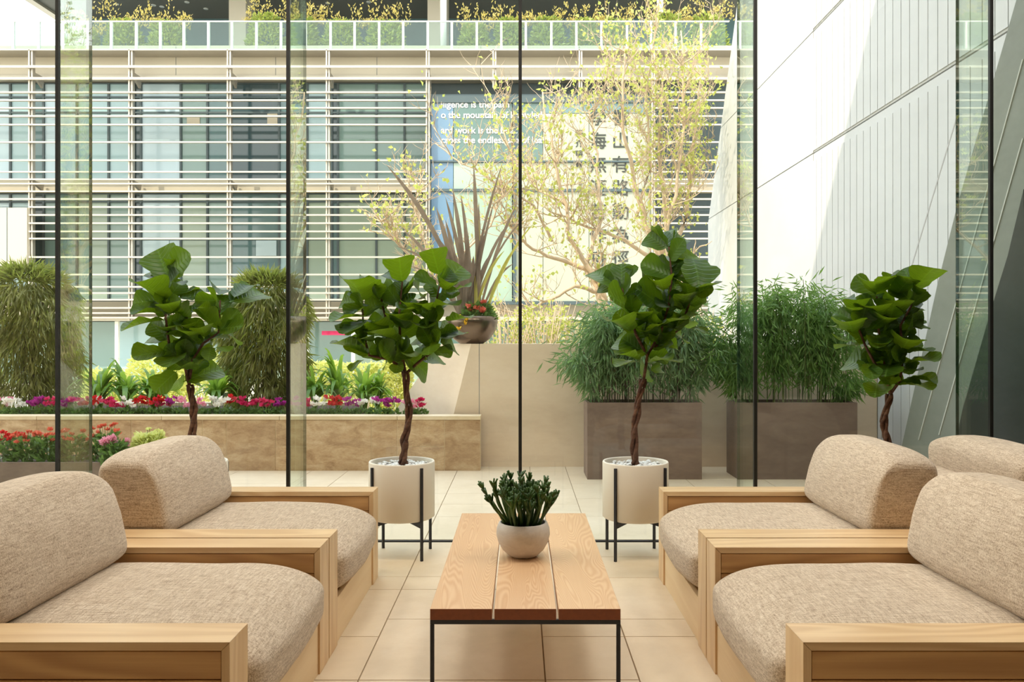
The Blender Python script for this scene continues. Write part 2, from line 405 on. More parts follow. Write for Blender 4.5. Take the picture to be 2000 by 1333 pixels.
# glass wall: panes, black joints, glass fins standing outside each joint, steel floor channel
joints = [-4.43, -2.949, -1.479, 0.0, 1.499, 3.001]
bounds = [-5.2] + joints + [3.5]
MB().box(-5.2, GY - 0.014, -0.004, 3.5, GY + 0.014, 0.006).build('trim_1', 'steel', None, kind='structure', label='thin dark floor channel under the glass wall')
for i in range(len(bounds) - 1):
    x0, x1 = bounds[i] + 0.0105, bounds[i + 1] - 0.0105
    w = MB().box(x0, GY - 0.009, 0.006, x1, GY + 0.009, 4.5).build('window_%d' % (i + 1), 'glass', None, kind='structure')
    if i < len(joints):
        j = joints[i]
        MB().box(j - 0.0105, GY - 0.012, 0.006, j + 0.0105, GY + 0.012, 4.5).build('silicone_joint', 'black', w, label='black silicone joint')
        f = MB().box(j - 0.010, GY + 0.013, 0.0, j + 0.010, GY + 0.402, 4.5).build('glass_fin', 'fin', w, label='upright glass fin')
        MB().box(j - 0.010, GY + 0.4025, 0.0, j + 0.010, GY + 0.407, 4.5).build('polished_edge', 'finedge', f)

# side wall of white cast concrete, its far end raked; board-marked strips near the hotel
XW = 3.60
side = MB().prism([(5.4, -0.05), (15.4, -0.05), (15.4, 3.5), (12.5, 8.3), (5.4, 8.3)], 'X', XW + 0.03, XW + 0.5).build(
    'wall_right_outside', 'groove', None, kind='structure', label='tall white concrete wall with a raked far end beside the terrace')
rows = [(0.0, 3.56), (3.575, 5.06), (5.075, 8.2)]
KY = XW / 3.5
def far(z): return 15.45 * KY - max(0, z - 3.5) * 0.64
for z0, z1 in rows:
    for a, b in [(10.2, 12.6), (12.61, None)]:
        bt = far(z0) if b is None else min(b, far(z0)); tp = far(z1) if b is None else min(b, far(z1))
        if b is None and z0 < 3.5 < z1: poly = [(a, z0), (bt, z0), (bt, 3.5), (tp, z1), (a, z1)]
        else: poly = [(a, z0), (bt, z0), (tp, z1), (a, z1)]
        MB().prism(poly, 'X', XW, XW + 0.04).build('concrete_panel', 'concrete', side)
    MB().box(XW + 0.006, 5.4, z0, XW + 0.04, 10.193, z1).build('concrete_panel', 'concrete', side)
    y = 5.42; st = 0.172
    while y < 10.15:
        m = 0.10 if z0 > 0 else 0.0
        MB().box(XW - 0.006, y + 0.006, z0 + 0.02, XW + 0.007, min(y + st - 0.006, 10.19), z1 - (0.09 if z1 < 8 else 0)).build('board_strip', 'concrete', side)
        y += st
# a hairline raked movement joint on the strips
MB().prism([(6.80, 3.14), (6.82, 3.14), (7.63, 1.95), (8.3, 0.2), (8.28, 0.2), (7.61, 1.95)], 'X', XW - 0.008, XW - 0.005).build('raked_joint', 'groove', side)

# two slanted plates in front of it, one grey, one near-black
p1 = thing('slanted_plate', 'grey slanted pier with pale seams beside the white concrete wall', 'plate', (3.4, 6.2, 0))
def zY(pts, X): return [(X * FPX / (x - 1016), EYE - (y - 660) * X / (x - 1016)) for x, y in pts]
q = zY([(1985, 0), (1870, 400), (1830, 560), (1755, 900)], 3.42)
poly = [(5.42, 0.0), (q[-1][0] + 0.12, 0.0)] + q[::-1] + [(5.42, q[0][1] + 0.15)]
MB().prism(poly, 'X', 3.42, 3.56).build('plate_sheet', 'grey', p1)
for (xa, ya), (xb, yb) in [((1999, 115), (1795, 860)), ((1999, 270), (1835, 850))]:
    (a, b), (c, d) = zY([(xa, ya), (xb, yb)], 3.415)
    MB().prism([(a, b), (a + 0.014, b), (c + 0.014, d), (c, d)], 'X', 3.412, 3.421).build('seam', 'seam', p1)
p2 = thing('slanted_plate', 'near-black slanted pier by the right end of the glass wall', 'plate', (3.3, 5.8, 0))
q = zY([(1999, 370), (1968, 500), (1937, 600), (1880, 800)], 3.33)
poly = [(5.42, 0.0), (q[-1][0] + 0.3, 0.0)] + q[::-1]
MB().prism(poly, 'X', 3.33, 3.41).build('plate_sheet', 'greyd', p2)
p2['kind'] = 'structure'; p1['kind'] = 'structure'

# low plastered wall at the back of the terrace, its left end folded back
WY, WT = 8.35, 1.238
lw = MB()
A = [(-0.486 * 1.018, WY, WT), (-0.70, WY, 0.0), (3.60, WY, 0.0), (3.60, WY, WT)]
lw.prism([(-0.408, 0), (3.62, 0), (3.62, WT), (-0.408, WT)], 'Y', WY, WY + 0.35)
low = lw.build('wall_terrace', 'plaster', None, kind='structure', label='low pale plastered wall along the far side of the terrace')
m = MB()
t0, b0 = (-0.495, WY, WT), (-0.80, WY, 0.0)
t1, b1 = (-0.83, WY + 0.42, WT), (-1.75, WY + 1.2, 0.0)
m.add([t0, b0, b1, t1, (-0.45, WY + 0.5, WT), (-0.45, WY + 1.3, 0)], [(0, 3, 2, 1), (0, 4, 3), (3, 4, 5, 2)])
m.build('folded_end', 'plaster', low)
MB().prism([(-0.80, 0), (-0.416, 0), (-0.416, WT), (-0.495, WT)], 'Y', WY, WY + 0.3).build('end_panel', 'plaster', low)
MB().box(-0.416, WY + 0.004, 0, -0.408, WY + 0.3, WT - 0.004).build('wall_joint', 'groove', low)

# =================================================================== ARMCHAIRS
def cushion(name, size, parent, loc, kx=7.0, n=18, shape=None, puff=(0.03, 0.0, 0.03), seed=0, label=None):
    bm = bmesh.new(); bmesh.ops.create_cube(bm, size=2.0)
    bmesh.ops.subdivide_edges(bm, edges=bm.edges[:], cuts=n, use_grid_fill=True)
    sx, sy, sz = (s / 2 for s in size)
    for v in bm.verts:
        p = v.co
        m_ = max(abs(p.x), abs(p.z)); r = (abs(p.x) ** kx + abs(p.z) ** kx) ** (1 / kx)
        g = (m_ / r if r > 1e-6 else 1.0) * (1 - 0.035 * abs(p.y) ** 22)
        u = Vector((p.x * g, p.y * (1 - 0.025 * m_ ** 22 - 0.02 * (1 - p.x ** 2 * p.z ** 2)), p.z * g))
        x, y, z = u.x * sx, u.y * sy, u.z * sz
        x += puff[0] * u.x * (1 - u.y ** 2) * (1 - abs(u.z) ** 3)
        y += puff[1] * u.y * (1 - u.x ** 2) * (1 - u.z ** 2)
        z += puff[2] * u.z * (1 - u.y ** 4) * (1 - u.x ** 4)
        q = Vector((x, y, z))
        if shape: q = shape(q, u)
        w = noise.noise(Vector((q.x * 3.0, q.y * 3.0, q.z * 3.0)) + Vector((seed, 0, 0)))
        w2 = noise.noise(Vector((q.x * 5, q.y * 16, q.z * 9)) + Vector((0, seed, 3)))
        q += u.normalized() * (w * 0.007 + w2 * 0.0035)
        v.co = q
    me = bpy.data.meshes.new(name); bm.to_mesh(me); bm.free()
    me.materials.append(MAT['fabric']); me.polygons.foreach_set('use_smooth', [True] * len(me.polygons))
    o = link(name, me, parent, world=False, label=label); o.location = loc
    s = o.modifiers.new('soft', 'SUBSURF'); s.levels = 1; s.render_levels = 1
    return o

AW, CW = 0.154, 1.156                       # arm width, width of one chair
def armchair(label, loc, rz, seed):
    t = thing('armchair', label, 'armchair', loc, 'oak framed armchairs with linen cushions')
    t.rotation_euler = (0, 0, rz)
    def L(mb, name, mat, parent, bevel=0.0015, **k):
        return mb.build(name, mat, parent, bevel=bevel, **k)
    for y0 in (0.006, CW - AW):
        y1 = y0 + AW - 0.006
        core = MB().box(-1.0, y0 + 0.014, 0.003, -0.024, y1 - 0.014, 0.466)
        a = link('armrest', core.mesh('armrest', 'oakp'), t, world=False)
        def sub(mb, name, mat):
            o = link(name, mb.mesh(name, mat), a, world=False)
            b = o.modifiers.new('edge', 'BEVEL'); b.width = 0.0016; b.segments = 2
            return o
        # mitred top and front boards
        sub(MB().prism([(-1.0, 0.4675), (-0.0228, 0.4675), (-0.0002, 0.4898), (-0.0002, 0.49), (-1.0, 0.49)], 'Y', y0, y1), 'top_board', 'oak')
        sub(MB().prism([(-0.0225, 0.0), (0, 0.0), (0, 0.4895), (-0.0225, 0.467)], 'Y', y0, y1), 'front_board', 'oakz')
        for side in (0, 1):
            ya, yb = ((y0 + 0.004, y0 + 0.0135) if side == 0 else (y1 - 0.0135, y1 - 0.004))
            for k in range(6):
                z0 = 0.006 + k * 0.0768
                sub(MB().box(-0.999, ya, z0, -0.0245, yb, z0 + 0.0738), 'side_plank', 'oakp')
    L(MB().box(-0.03, AW + 0.001, 0.0, -0.008, CW - AW - 0.001, 0.188), 'front_rail', 'oaky', t, world=False)
    L(MB().box(-0.99, AW + 0.001, 0.10, -0.031, CW - AW - 0.001, 0.18), 'seat_deck', 'oakp', t, world=False)
    L(MB().box(-1.0, AW + 0.002, 0.0, -0.98, CW - AW - 0.002, 0.098), 'rear_rail', 'oakp', t, world=False)
    # seat cushion, crowned and drooping over the front rail
    def seat(q, u):
        f = max(0.0, u.x)
        h = max(0.0, u.z); q.z -= h * (0.055 * f ** 5 + 0.026 * abs(u.y) ** 6)
        if u.x > 0: q.x += 0.015 * (1 - u.y ** 2)
        return q
    cushion('seat_cushion', (1.0, 0.842, 0.262), t, (-0.476, CW / 2, 0.323), 4.6, 20, seat, (0.012, 0.004, 0.010), seed)
    def back(q, u):
        h = (u.z + 1) / 2
        q.x -= 0.075 * h * (1 if u.x > 0 else 0.35) * abs(u.x)
        hz = max(0.0, u.z); q.z -= hz * (0.045 * max(0, u.x) ** 2 + 0.030 * abs(u.y) ** 4)
        return q
    cushion('back_cushion', (0.30, 0.836, 0.335), t, (-0.862, CW / 2, 0.628), 6.0, 20, back, (0.024, 0.006, 0.020), seed + 5)
    bp = MB().box(-1.20, 0.004, 0.02, -1.003, CW - 0.004, 0.65)
    o = link('back_panel', bp.mesh('back_panel', 'fabric', True), t, world=False)
    b = o.modifiers.new('edge', 'BEVEL'); b.width = 0.03; b.segments = 4
    for sx in (-1.16, -1.06):
        for sy in (0.06, CW - 0.06):
            L(MB().box(sx, sy - 0.02, 0.0, sx + 0.04, sy + 0.02, 0.025), 'foot', 'black', t, 0, world=False)
    return t
armchair('oak armchair nearest the camera on the left side of the coffee table', (-0.772, 2.198, 0), 0, 1)
armchair('oak armchair on the left, farther from the camera, nearer the glass wall', (-0.772, 3.354, 0), 0, 2)
armchair('oak armchair nearest the camera on the right side of the coffee table', (0.752, 2.198 + CW, 0), math.pi, 3)
armchair('oak armchair on the right, farther from the camera, nearer the glass wall', (0.752, 3.354 + CW, 0), math.pi, 4)
armchair('armchair at the right frame edge facing away, backed against the others', (0.752 + 2.404, 3.354, 0), 0, 6)

# =================================================================== COFFEE TABLE
t = thing('coffee_table', 'low coffee table of three oak boards on a thin dark steel frame', 'coffee table', (0.017, 3.5, 0))
TX0, TX1, TY0, TY1 = -0.299, 0.333, 2.75, 4.25
bw = (TX1 - TX0 - 2 * 0.008) / 3
for k in range(3):
    x0 = TX0 + k * (bw + 0.008)
    o = MB().box(x0, TY0, 0.363, x0 + bw, TY1, 0.40).build('table_board', ['table', 'tableend'], t, bevel=0.0012)
    for p in o.data.polygons:
        if abs(p.normal.y) > 0.9: p.material_index = 1
MB().box(TX0, TY0 + 0.003, 0.348, TX1, TY0 + 0.016, 0.362).build('end_rail', 'steel', t)
MB().box(TX0, TY1 - 0.016, 0.348, TX1, TY1 - 0.003, 0.362).build('end_rail', 'steel', t)
for x in (TX0, TX1 - 0.013):
    MB().box(x, TY0 + 0.0165, 0.348, x + 0.013, TY1 - 0.0165, 0.362).build('side_rail', 'steel', t)
    for y in (TY0 + 0.003, TY1 - 0.016):
        MB().box(x, y, 0.0, x + 0.013, y + 0.013, 0.347).build('leg', 'steel', t)

# bowl of finger jade
BX, BY = 0.012, 3.42
t = thing('potted_succulent', 'finger jade succulent in a round pale bowl on the coffee table', 'potted plant', (BX, BY, 0.401))
r = 0.111
prof = [(0.0, 0.002), (0.052, 0.001), (0.062, 0.006), (0.085, 0.028), (0.102, 0.058), (0.1105, 0.090), (0.109, 0.115), (0.100, 0.138), (0.096, 0.141),
        (0.090, 0.139), (0.094, 0.124), (0.098, 0.105), (0.09, 0.07), (0.0, 0.06)]
o = link('bowl', MB().lathe([(a, b) for a, b in prof], n=64).mesh('bowl', 'bowl', True), t, world=False)
o = link('potting_soil', MB().lathe([(0.0, 0.121), (0.05, 0.122), (0.0955, 0.118)], n=32).mesh('potting_soil', 'soil', True), t, world=False)
rr = random.Random(5)
def jade(mb, base, d, length, level):
    d = d.normalized(); pts = [base]; p = base.copy()
    for i in range(4):
        d = (d + Vector((rr.uniform(-.12, .12), rr.uniform(-.12, .12), 0.10))).normalized(); p = p + d * length / 4; pts.append(p.copy())
    r0 = (0.0062, 0.0050, 0.0042)[min(level, 2)]
    mb.tube(pts, [r0, r0 * .95, r0 * .9, r0 * .9, r0 * .8], 7)
    if level == 0:
        for k in range(3): jade(mb, pts[2 + k % 3], (d + Vector((rr.uniform(-.7, .7), rr.uniform(-.7, .7), .25))), length * 0.5, 1)
    if level <= 1:
        for k in range(5):
            a = rr.uniform(0, 6.28); q = (d + Vector((math.cos(a), math.sin(a), 0)) * rr.uniform(.25, .7)).normalized(); l = rr.uniform(.022, .038)
            mb.tube([p, p + q * l * .5, p + q * l + Vector((0, 0, .003))], [0.0034, 0.0042, 0.0036], 6)
for k in range(30):
    a = k * 2.399; rad = 0.072 * math.sqrt((k + 0.5) / 30)
    b = Vector((math.cos(a) * rad, math.sin(a) * rad, 0.119))
    out = rad / 0.072
    d = Vector((math.cos(a) * out * 0.62, math.sin(a) * out * 0.62, 1.0))
    mb = MB(); jade(mb, b, d, rr.uniform(0.095, 0.15) * (1.0 - 0.15 * out), 0)
    link('stem', mb.mesh('stem', 'jade', True), t, world=False)
mb = MB(); jade(mb, Vector((-0.05, -0.02, 0.13)), Vector((-0.9, -0.1, 0.7)), 0.13, 1); link('stem', mb.mesh('stem', 'jade', True), t, world=False)

# =================================================================== FIDDLE-LEAF FIGS
def fig_leaf_mesh(seed, broad):
    r = random.Random(seed)
    prof = [(0.0, .012), (.05, .014), (.09, .10), (.18, .20), (.30, .225), (.42, .235), (.56, .30), (.70, .345), (.82, .33), (.91, .24), (.97, .12), (1.0, .0)]
    cup = r.uniform(.25, .6); droop = r.uniform(.05, .35); tw = r.uniform(-.4, .4); wav = r.uniform(.015, .035); ph = r.uniform(0, 6)
    V = []; F = []
    us = [-1, -.66, -.33, 0, .33, .66, 1]
    for y, w in prof:
        w *= broad
        for u in us:
            x = u * w; z = cup * x * x / .35 - droop * y * y * .8 + 0.12 * y
            z += wav * math.sin(y * 17 + ph + (2 if u > 0 else 0)) * abs(u) ** 2 * min(1, w * 6)
            z += tw * x * y * .5
            V.append((x, y + 0.0 - (0.03 * (1 - abs(u)) if False else 0), z))
    n = len(us)
    for i in range(len(prof) - 1):
        for k in range(n - 1):
            a = i * n + k; F.append((a, a + 1, a + n + 1, a + n))
    mb = MB(); mb.v = V; mb.f = F; mb.mi = [0] * len(F)
    return mb.mesh('fig_leaf', 'fig', True)
FIGM = [fig_leaf_mesh(k, b) for k, b in enumerate([0.95, 1.0, 1.1, 1.05, 1.2, 1.0, 0.9, 1.15])]

def fig_pot(t, c, flip, pebbles=True):
    cx, cy = c; R = 0.196
    link('pot', MB().lathe([(0.0, .226), (R - .012, .225), (R, .234), (R, .556), (R - .003, .562), (R - .011, .562), (R - .014, .556), (R - .016, .50), (0, .49)], n=72).mesh('pot', 'pot', True), t, world=False)
    link('potting_soil', MB().lathe([(0, .524), (R - .017, .523)], n=32).mesh('potting_soil', 'soil', True), t, world=False)
    s = flip
    legs = [(0.136 * s, -0.150), (0.155 * s, 0.130), (-0.136 * s, 0.150), (-0.155 * s, -0.130)]
    for x, y in legs:
        a = math.atan2(y, x); ux, uy = math.cos(a), math.sin(a); vx, vy = -uy, ux
        r0, r1, h = R + 0.001, R + 0.014, 0.0068
        P = [(ux * r0 - vx * h, uy * r0 - vy * h), (ux * r1 - vx * h, uy * r1 - vy * h), (ux * r1 + vx * h, uy * r1 + vy * h), (ux * r0 + vx * h, uy * r0 + vy * h)]
        link('leg', MB().prism(P, 'Z', 0.0, 0.54).mesh('leg', 'steel'), t, world=False)
        r0 = 0.004
        P = [(ux * r0 - vx * h, uy * r0 - vy * h), (ux * R - vx * h, uy * R - vy * h), (ux * R + vx * h, uy * R + vy * h), (ux * r0 + vx * h, uy * r0 + vy * h)]
        mb = MB(); vs = [(x_, y_, z_) for (x_, y_), z_ in zip(P, (.215, .190, .190, .215))] + [(x_, y_, .2245) for x_, y_ in P]
        mb.add(vs, [(0, 3, 2, 1), (4, 5, 6, 7), (0, 1, 5, 4), (1, 2, 6, 5), (2, 3, 7, 6), (3, 0, 4, 7)])
        link('cross_brace', mb.mesh('cross_brace', 'steel'), t, world=False)
    if pebbles:
        rp_ = random.Random(9 if s > 0 else 4); pm = []
        for k in range(4):
            bm = bmesh.new(); bmesh.ops.create_icosphere(bm, subdivisions=1, radius=1.0)
            for v in bm.verts: v.co = Vector((v.co.x * rp_.uniform(.85, 1.1), v.co.y * rp_.uniform(.7, .95), v.co.z * .62))
            me = bpy.data.meshes.new('pebble'); bm.to_mesh(me); bm.free(); me.materials.append(MAT['pebble']); me.polygons.foreach_set('use_smooth', [True] * len(me.polygons)); pm.append(me)
        n = 130
        for k in range(n):
            rad = (R - .034) * math.sqrt((k + .5) / n); a = k * 2.39996 + rp_.uniform(-.2, .2)
            if rad < 0.03: continue
            sz = rp_.uniform(.011, .019)
            M = Matrix.Translation((math.cos(a) * rad, math.sin(a) * rad, .531 + rp_.uniform(0, .012))) @ Matrix.Rotation(rp_.uniform(0, 6), 4, 'Z') @ Matrix.Rotation(rp_.uniform(-.4, .4), 4, 'X') @ Matrix.Diagonal((sz, sz, sz, 1))
            link('pebble', rp_.choice(pm), t, mat=M)

def fig(label, c, flip, off, sc, trunk, stems, leaves, seed, pebbles):
    cx, cy = c; r = random.Random(seed); base = Vector((cx, cy, 0))
    t = thing('potted_fiddle_leaf_fig', label, 'potted plant', (cx, cy, 0), 'fiddle leaf figs along the glass wall')
    fig_pot(t, c, flip, pebbles)
    P = lambda x, y, dy=0.0: px(off[0] + x / sc, off[1] + y / sc, cy + dy) - base
    # braided trunk of three strands
    pts = [P(*q) for q in trunk]
    def samp(u):
        f = u * (len(pts) - 1); i = min(int(f), len(pts) - 2); return pts[i].lerp(pts[i + 1], f - i)
    b0 = Vector((0, 0, .50)); 
    full = [Vector((0.004, 0, .52))] + pts
    pts = full
    for k in range(3):
        path = []; rad = []
        N = 40
        for i in range(N + 1):
            u = i / N; a = u * 9.0 + k * 2.094; rr_ = 0.0130 * (1 + 0.25 * math.sin(u * 21)) * (1.25 if u < .08 else 1)
            path.append(samp(u) + Vector((math.cos(a) * rr_, math.sin(a) * rr_, 0))); rad.append(0.0108 * (1.25 - .35 * u) * (1 + .12 * math.sin(u * 40 + k)))
        link('trunk', MB().tube(path, rad, 9).mesh('trunk', 'bark', True), t, world=False)
    allp = []
    for st in stems:
        q = []
        for j, s in enumerate(st):
            x, y = s[0], s[1]; dy = s[2] if len(s) > 2 else 0.0
            q.append(P(x, y, dy))
        sm = []
        for i in range(len(q) - 1):
            for w in range(4): sm.append(q[i].lerp(q[i + 1], w / 4))
        sm.append(q[-1])
        n = len(sm); allp += sm
        link('branch', MB().tube(sm, [0.010 * (1 - .55 * i / n) for i in range(n)], 7).mesh('branch', 'bark', True), t, world=False)
    axis = Vector((0, 0, 1))
    for i, L in enumerate(leaves):
        (bx, by), (tx, ty), big = L
        pb = P(bx, by)
        nr = min(allp, key=lambda s: (s.x - pb.x) ** 2 + (s.z - pb.z) ** 2)
        dyb = nr.y + r.uniform(-.02, .02)
        p0 = P(bx, by, dyb); p1 = P(tx, ty, dyb)
        d = p1 - p0; lp = d.length
        want = (0.125, 0.18, 0.235)[big] * r.uniform(.95, 1.1)
        if lp < want: 
            sgn = -1 if r.random() < .62 else 1
            d.y = sgn * math.sqrt(want ** 2 - lp ** 2)
        length = d.length; d.normalize()
        hint = Vector((r.uniform(-.45, .45), -0.9, r.uniform(.15, .9)))
        if d.y < -.6: hint = Vector((r.uniform(-.3, .3), -.1, 1))
        x = d.cross(hint).normalized(); z = x.cross(d).normalized()
        R = Matrix((x, d, z)).transposed().to_4x4()
        wS = length * ((1.0, 1.12, 1.22)[big]) * (want / max(length, want) * .35 + .65)
        M = Matrix.Translation(p0) @ R @ Matrix.Diagonal((wS, length * 1.02, length, 1))
        link('leaf', FIGM[r.randrange(8)], t, mat=M)
    # leaves at the back of the crown and along the stems, spiralling
    for st_i in range(3, len(allp)):
        s = allp[st_i % len(allp)]
        a = st_i * 2.4 + r.uniform(-.3, .3)
        d = Vector((math.cos(a) * .8, abs(math.sin(a)) * .7 + .1 if r.random() < .7 else -abs(math.sin(a)) * .8, r.uniform(-.1, 1.3))).normalized()
        hint = Vector((r.uniform(-1, 1), -.9, r.uniform(-.2, .8))); x = d.cross(hint).normalized(); z = x.cross(d)
        length = r.uniform(.12, .19)
        if s.z < min(q.z for q in allp) + .06: continue
        M = Matrix.Translation(s) @ Matrix((x, d, z)).transposed().to_4x4() @ Matrix.Diagonal((length * 1.05, length, length, 1))
        link('leaf', FIGM[r.randrange(8)], t, mat=M)
    return t

fig('fiddle leaf fig behind the left armchairs, its pot hidden by cushions', (-1.957, 4.97), 1, (220, 470), 3.333,
    [(520, 1290), (530, 1100), (500, 940)],
    [[(500, 950, 0), (470, 820, -.02), (370, 700, -.05), (345, 500, -.06), (345, 400, -.03), (370, 250, 0)],
     [(500, 950, 0), (490, 700, .05), (480, 470, .08)], [(500, 900, 0), (520, 780, -.02), (590, 670, -.04), (690, 600, -.02), (700, 390, 0)]],
    [((370, 260), (245, 55), 2), ((385, 250), (540, 105), 2), ((380, 200), (415, 120), 0), ((300, 240), (185, 168), 1), ((290, 230), (235, 250), 0),
     ((340, 400), (285, 255), 2), ((330, 390), (130, 405), 1), ((320, 390), (145, 335), 2), ((345, 400), (440, 285), 2), ((400, 275), (495, 280), 0),
     ((430, 380), (560, 345), 1), ((550, 480), (610, 330), 2), ((695, 355), (645, 285), 1), ((700, 480), (710, 350), 2), ((760, 400), (900, 345), 2), ((790, 370), (850, 290), 1),
     ((690, 580), (610, 460), 1), ((650, 460), (600, 425), 0), ((700, 580), (880, 565), 1), ((720, 590), (760, 655), 1), ((350, 520), (145, 565), 2),
     ((350, 640), (195, 590), 2), ((330, 480), (210, 460), 1), ((400, 480), (425, 400), 1), ((480, 510), (460, 420), 1), ((530, 600), (520, 540), 1),
     ((600, 630), (640, 560), 1), ((350, 720), (185, 765), 1), ((400, 800), (305, 830), 0), ((450, 700), (450, 805), 2), ((460, 920), (650, 830), 2),
     ((420, 850), (310, 985), 1), ((430, 900), (345, 960), 1), ((600, 750), (600, 790), 0), ((640, 690), (665, 765), 0), ((700, 690), (780, 730), 0),
     ((560, 680), (510, 570), 1), ((400, 570), (280, 585), 1), ((480, 900), (520, 940), 1), ((360, 600), (420, 560), 1), ((500, 640), (430, 600), 1)], 21, False)
fig('fiddle leaf fig in a white pot left of the coffee table', (-0.709, 4.97), 1, (640, 470), 4.938,
    [(735, 2060), (745, 1900), (790, 1700), (765, 1500), (745, 1260)],
    [[(745, 1260, 0), (700, 1000, -.03), (690, 700, -.03), (720, 400, 0)], [(760, 1280, 0), (860, 1190, .02), (1010, 1070, -.02), (1075, 960, -.03), (995, 800, 0), (1030, 660, 0), (1080, 440, .02)],
     [(740, 1250, 0), (600, 1150, -.05), (400, 1110, -.06), (345, 900, -.05), (335, 590, 0)], [(730, 1200, 0), (600, 900, .06), (520, 600, .08), (520, 480, .08)]],
    [((720, 410), (725, 170), 2), ((1075, 340), (1030, 85), 2), ((1085, 450), (1280, 225), 2), ((1070, 460), (870, 350), 1), ((340, 590), (290, 360), 2),
     ((340, 600), (88, 578), 1), ((400, 620), (235, 705), 1), ((380, 740), (92, 745), 2), ((400, 1110), (115, 950), 2), ((440, 770), (220, 885), 2), ((345, 1150), (258, 1240), 0),
     ((690, 1000), (480, 1170), 2), ((720, 1110), (960, 1290), 2), ((700, 1150), (680, 1255), 0), ((1080, 980), (1240, 1045), 1), ((1085, 950), (1245, 830), 2),
     ((1150, 780), (1365, 765), 1), ((1010, 660), (1250, 600), 2), ((1010, 640), (1090, 480), 2), ((1250, 475), (1372, 435), 0), ((1130, 480), (1240, 390), 1), ((1210, 500), (1210, 580), 0),
     ((640, 640), (665, 440), 2), ((500, 580), (480, 420), 1), ((540, 460), (390, 380), 1), ((760, 860), (700, 735), 1), ((600, 790), (405, 650), 1), ((690, 970), (450, 870), 2),
     ((810, 610), (855, 530), 1), ((640, 820), (770, 740), 1), ((840, 700), (740, 640), 1), ((990, 690), (900, 600), 1), ((960, 960), (810, 940), 1), ((1000, 980), (1000, 1110), 1),
     ((780, 1100), (880, 1080), 1), ((820, 420), (875, 490), 1), ((350, 880), (230, 860), 1), ((600, 880), (500, 760), 1), ((880, 800), (960, 860), 1), ((420, 980), (350, 940), 1), ((860, 720), (800, 600), 1)], 22, True)
fig('fiddle leaf fig in a white pot right of the coffee table', (0.689, 4.96), -1, (1140, 430), 3.604,
    [(360, 1690), (355, 1500), (380, 1300), (420, 1120)],
    [[(420, 1130, 0), (450, 950, -.02), (540, 800, 0), (600, 600, -.02), (620, 400, 0), (600, 190, 0)], [(450, 960, 0), (365, 800, -.03), (310, 600, -.02), (270, 480, 0)],
     [(500, 900, 0), (680, 760, .03), (740, 600, 0), (760, 450, 0)]],
    [((610, 200), (610, 38), 1), ((590, 200), (478, 92), 1), ((630, 200), (728, 85), 1), ((600, 345), (588, 220), 2), ((640, 350), (842, 230), 2), ((765, 270), (775, 455), 2),
     ((745, 570), (900, 430), 2), ((590, 610), (645, 410), 2), ((570, 620), (345, 490), 2), ((620, 400), (400, 315), 1), ((400, 330), (450, 470), 1), ((390, 330), (310, 380), 0),
     ((280, 490), (85, 365), 2), ((270, 480), (275, 290), 1), ((290, 550), (320, 440), 1), ((350, 650), (145, 540), 2), ((330, 790), (185, 680), 2), ((450, 700), (345, 650), 1),
     ((540, 740), (370, 715), 1), ((550, 745), (680, 680), 1), ((700, 700), (790, 675), 0), ((690, 700), (770, 750), 1), ((600, 820), (510, 760), 0), ((470, 880), (265, 850), 2),
     ((390, 990), (228, 925), 1), ((390, 1000), (215, 1010), 1), ((420, 1000), (425, 1115), 1), ((460, 1010), (575, 960), 1), ((560, 990), (658, 1010), 0), ((640, 800), (750, 830), 1),
     ((750, 760), (840, 785), 0), ((570, 880), (690, 895), 0), ((470, 1060), (570, 1030), 0), ((640, 270), (708, 265), 0), ((440, 820), (530, 720), 1), ((740, 560), (690, 440), 1),
     ((560, 500), (500, 410), 1), ((680, 640), (700, 520), 1), ((500, 830), (400, 760), 1), ((640, 560), (740, 500), 2)], 23, True)
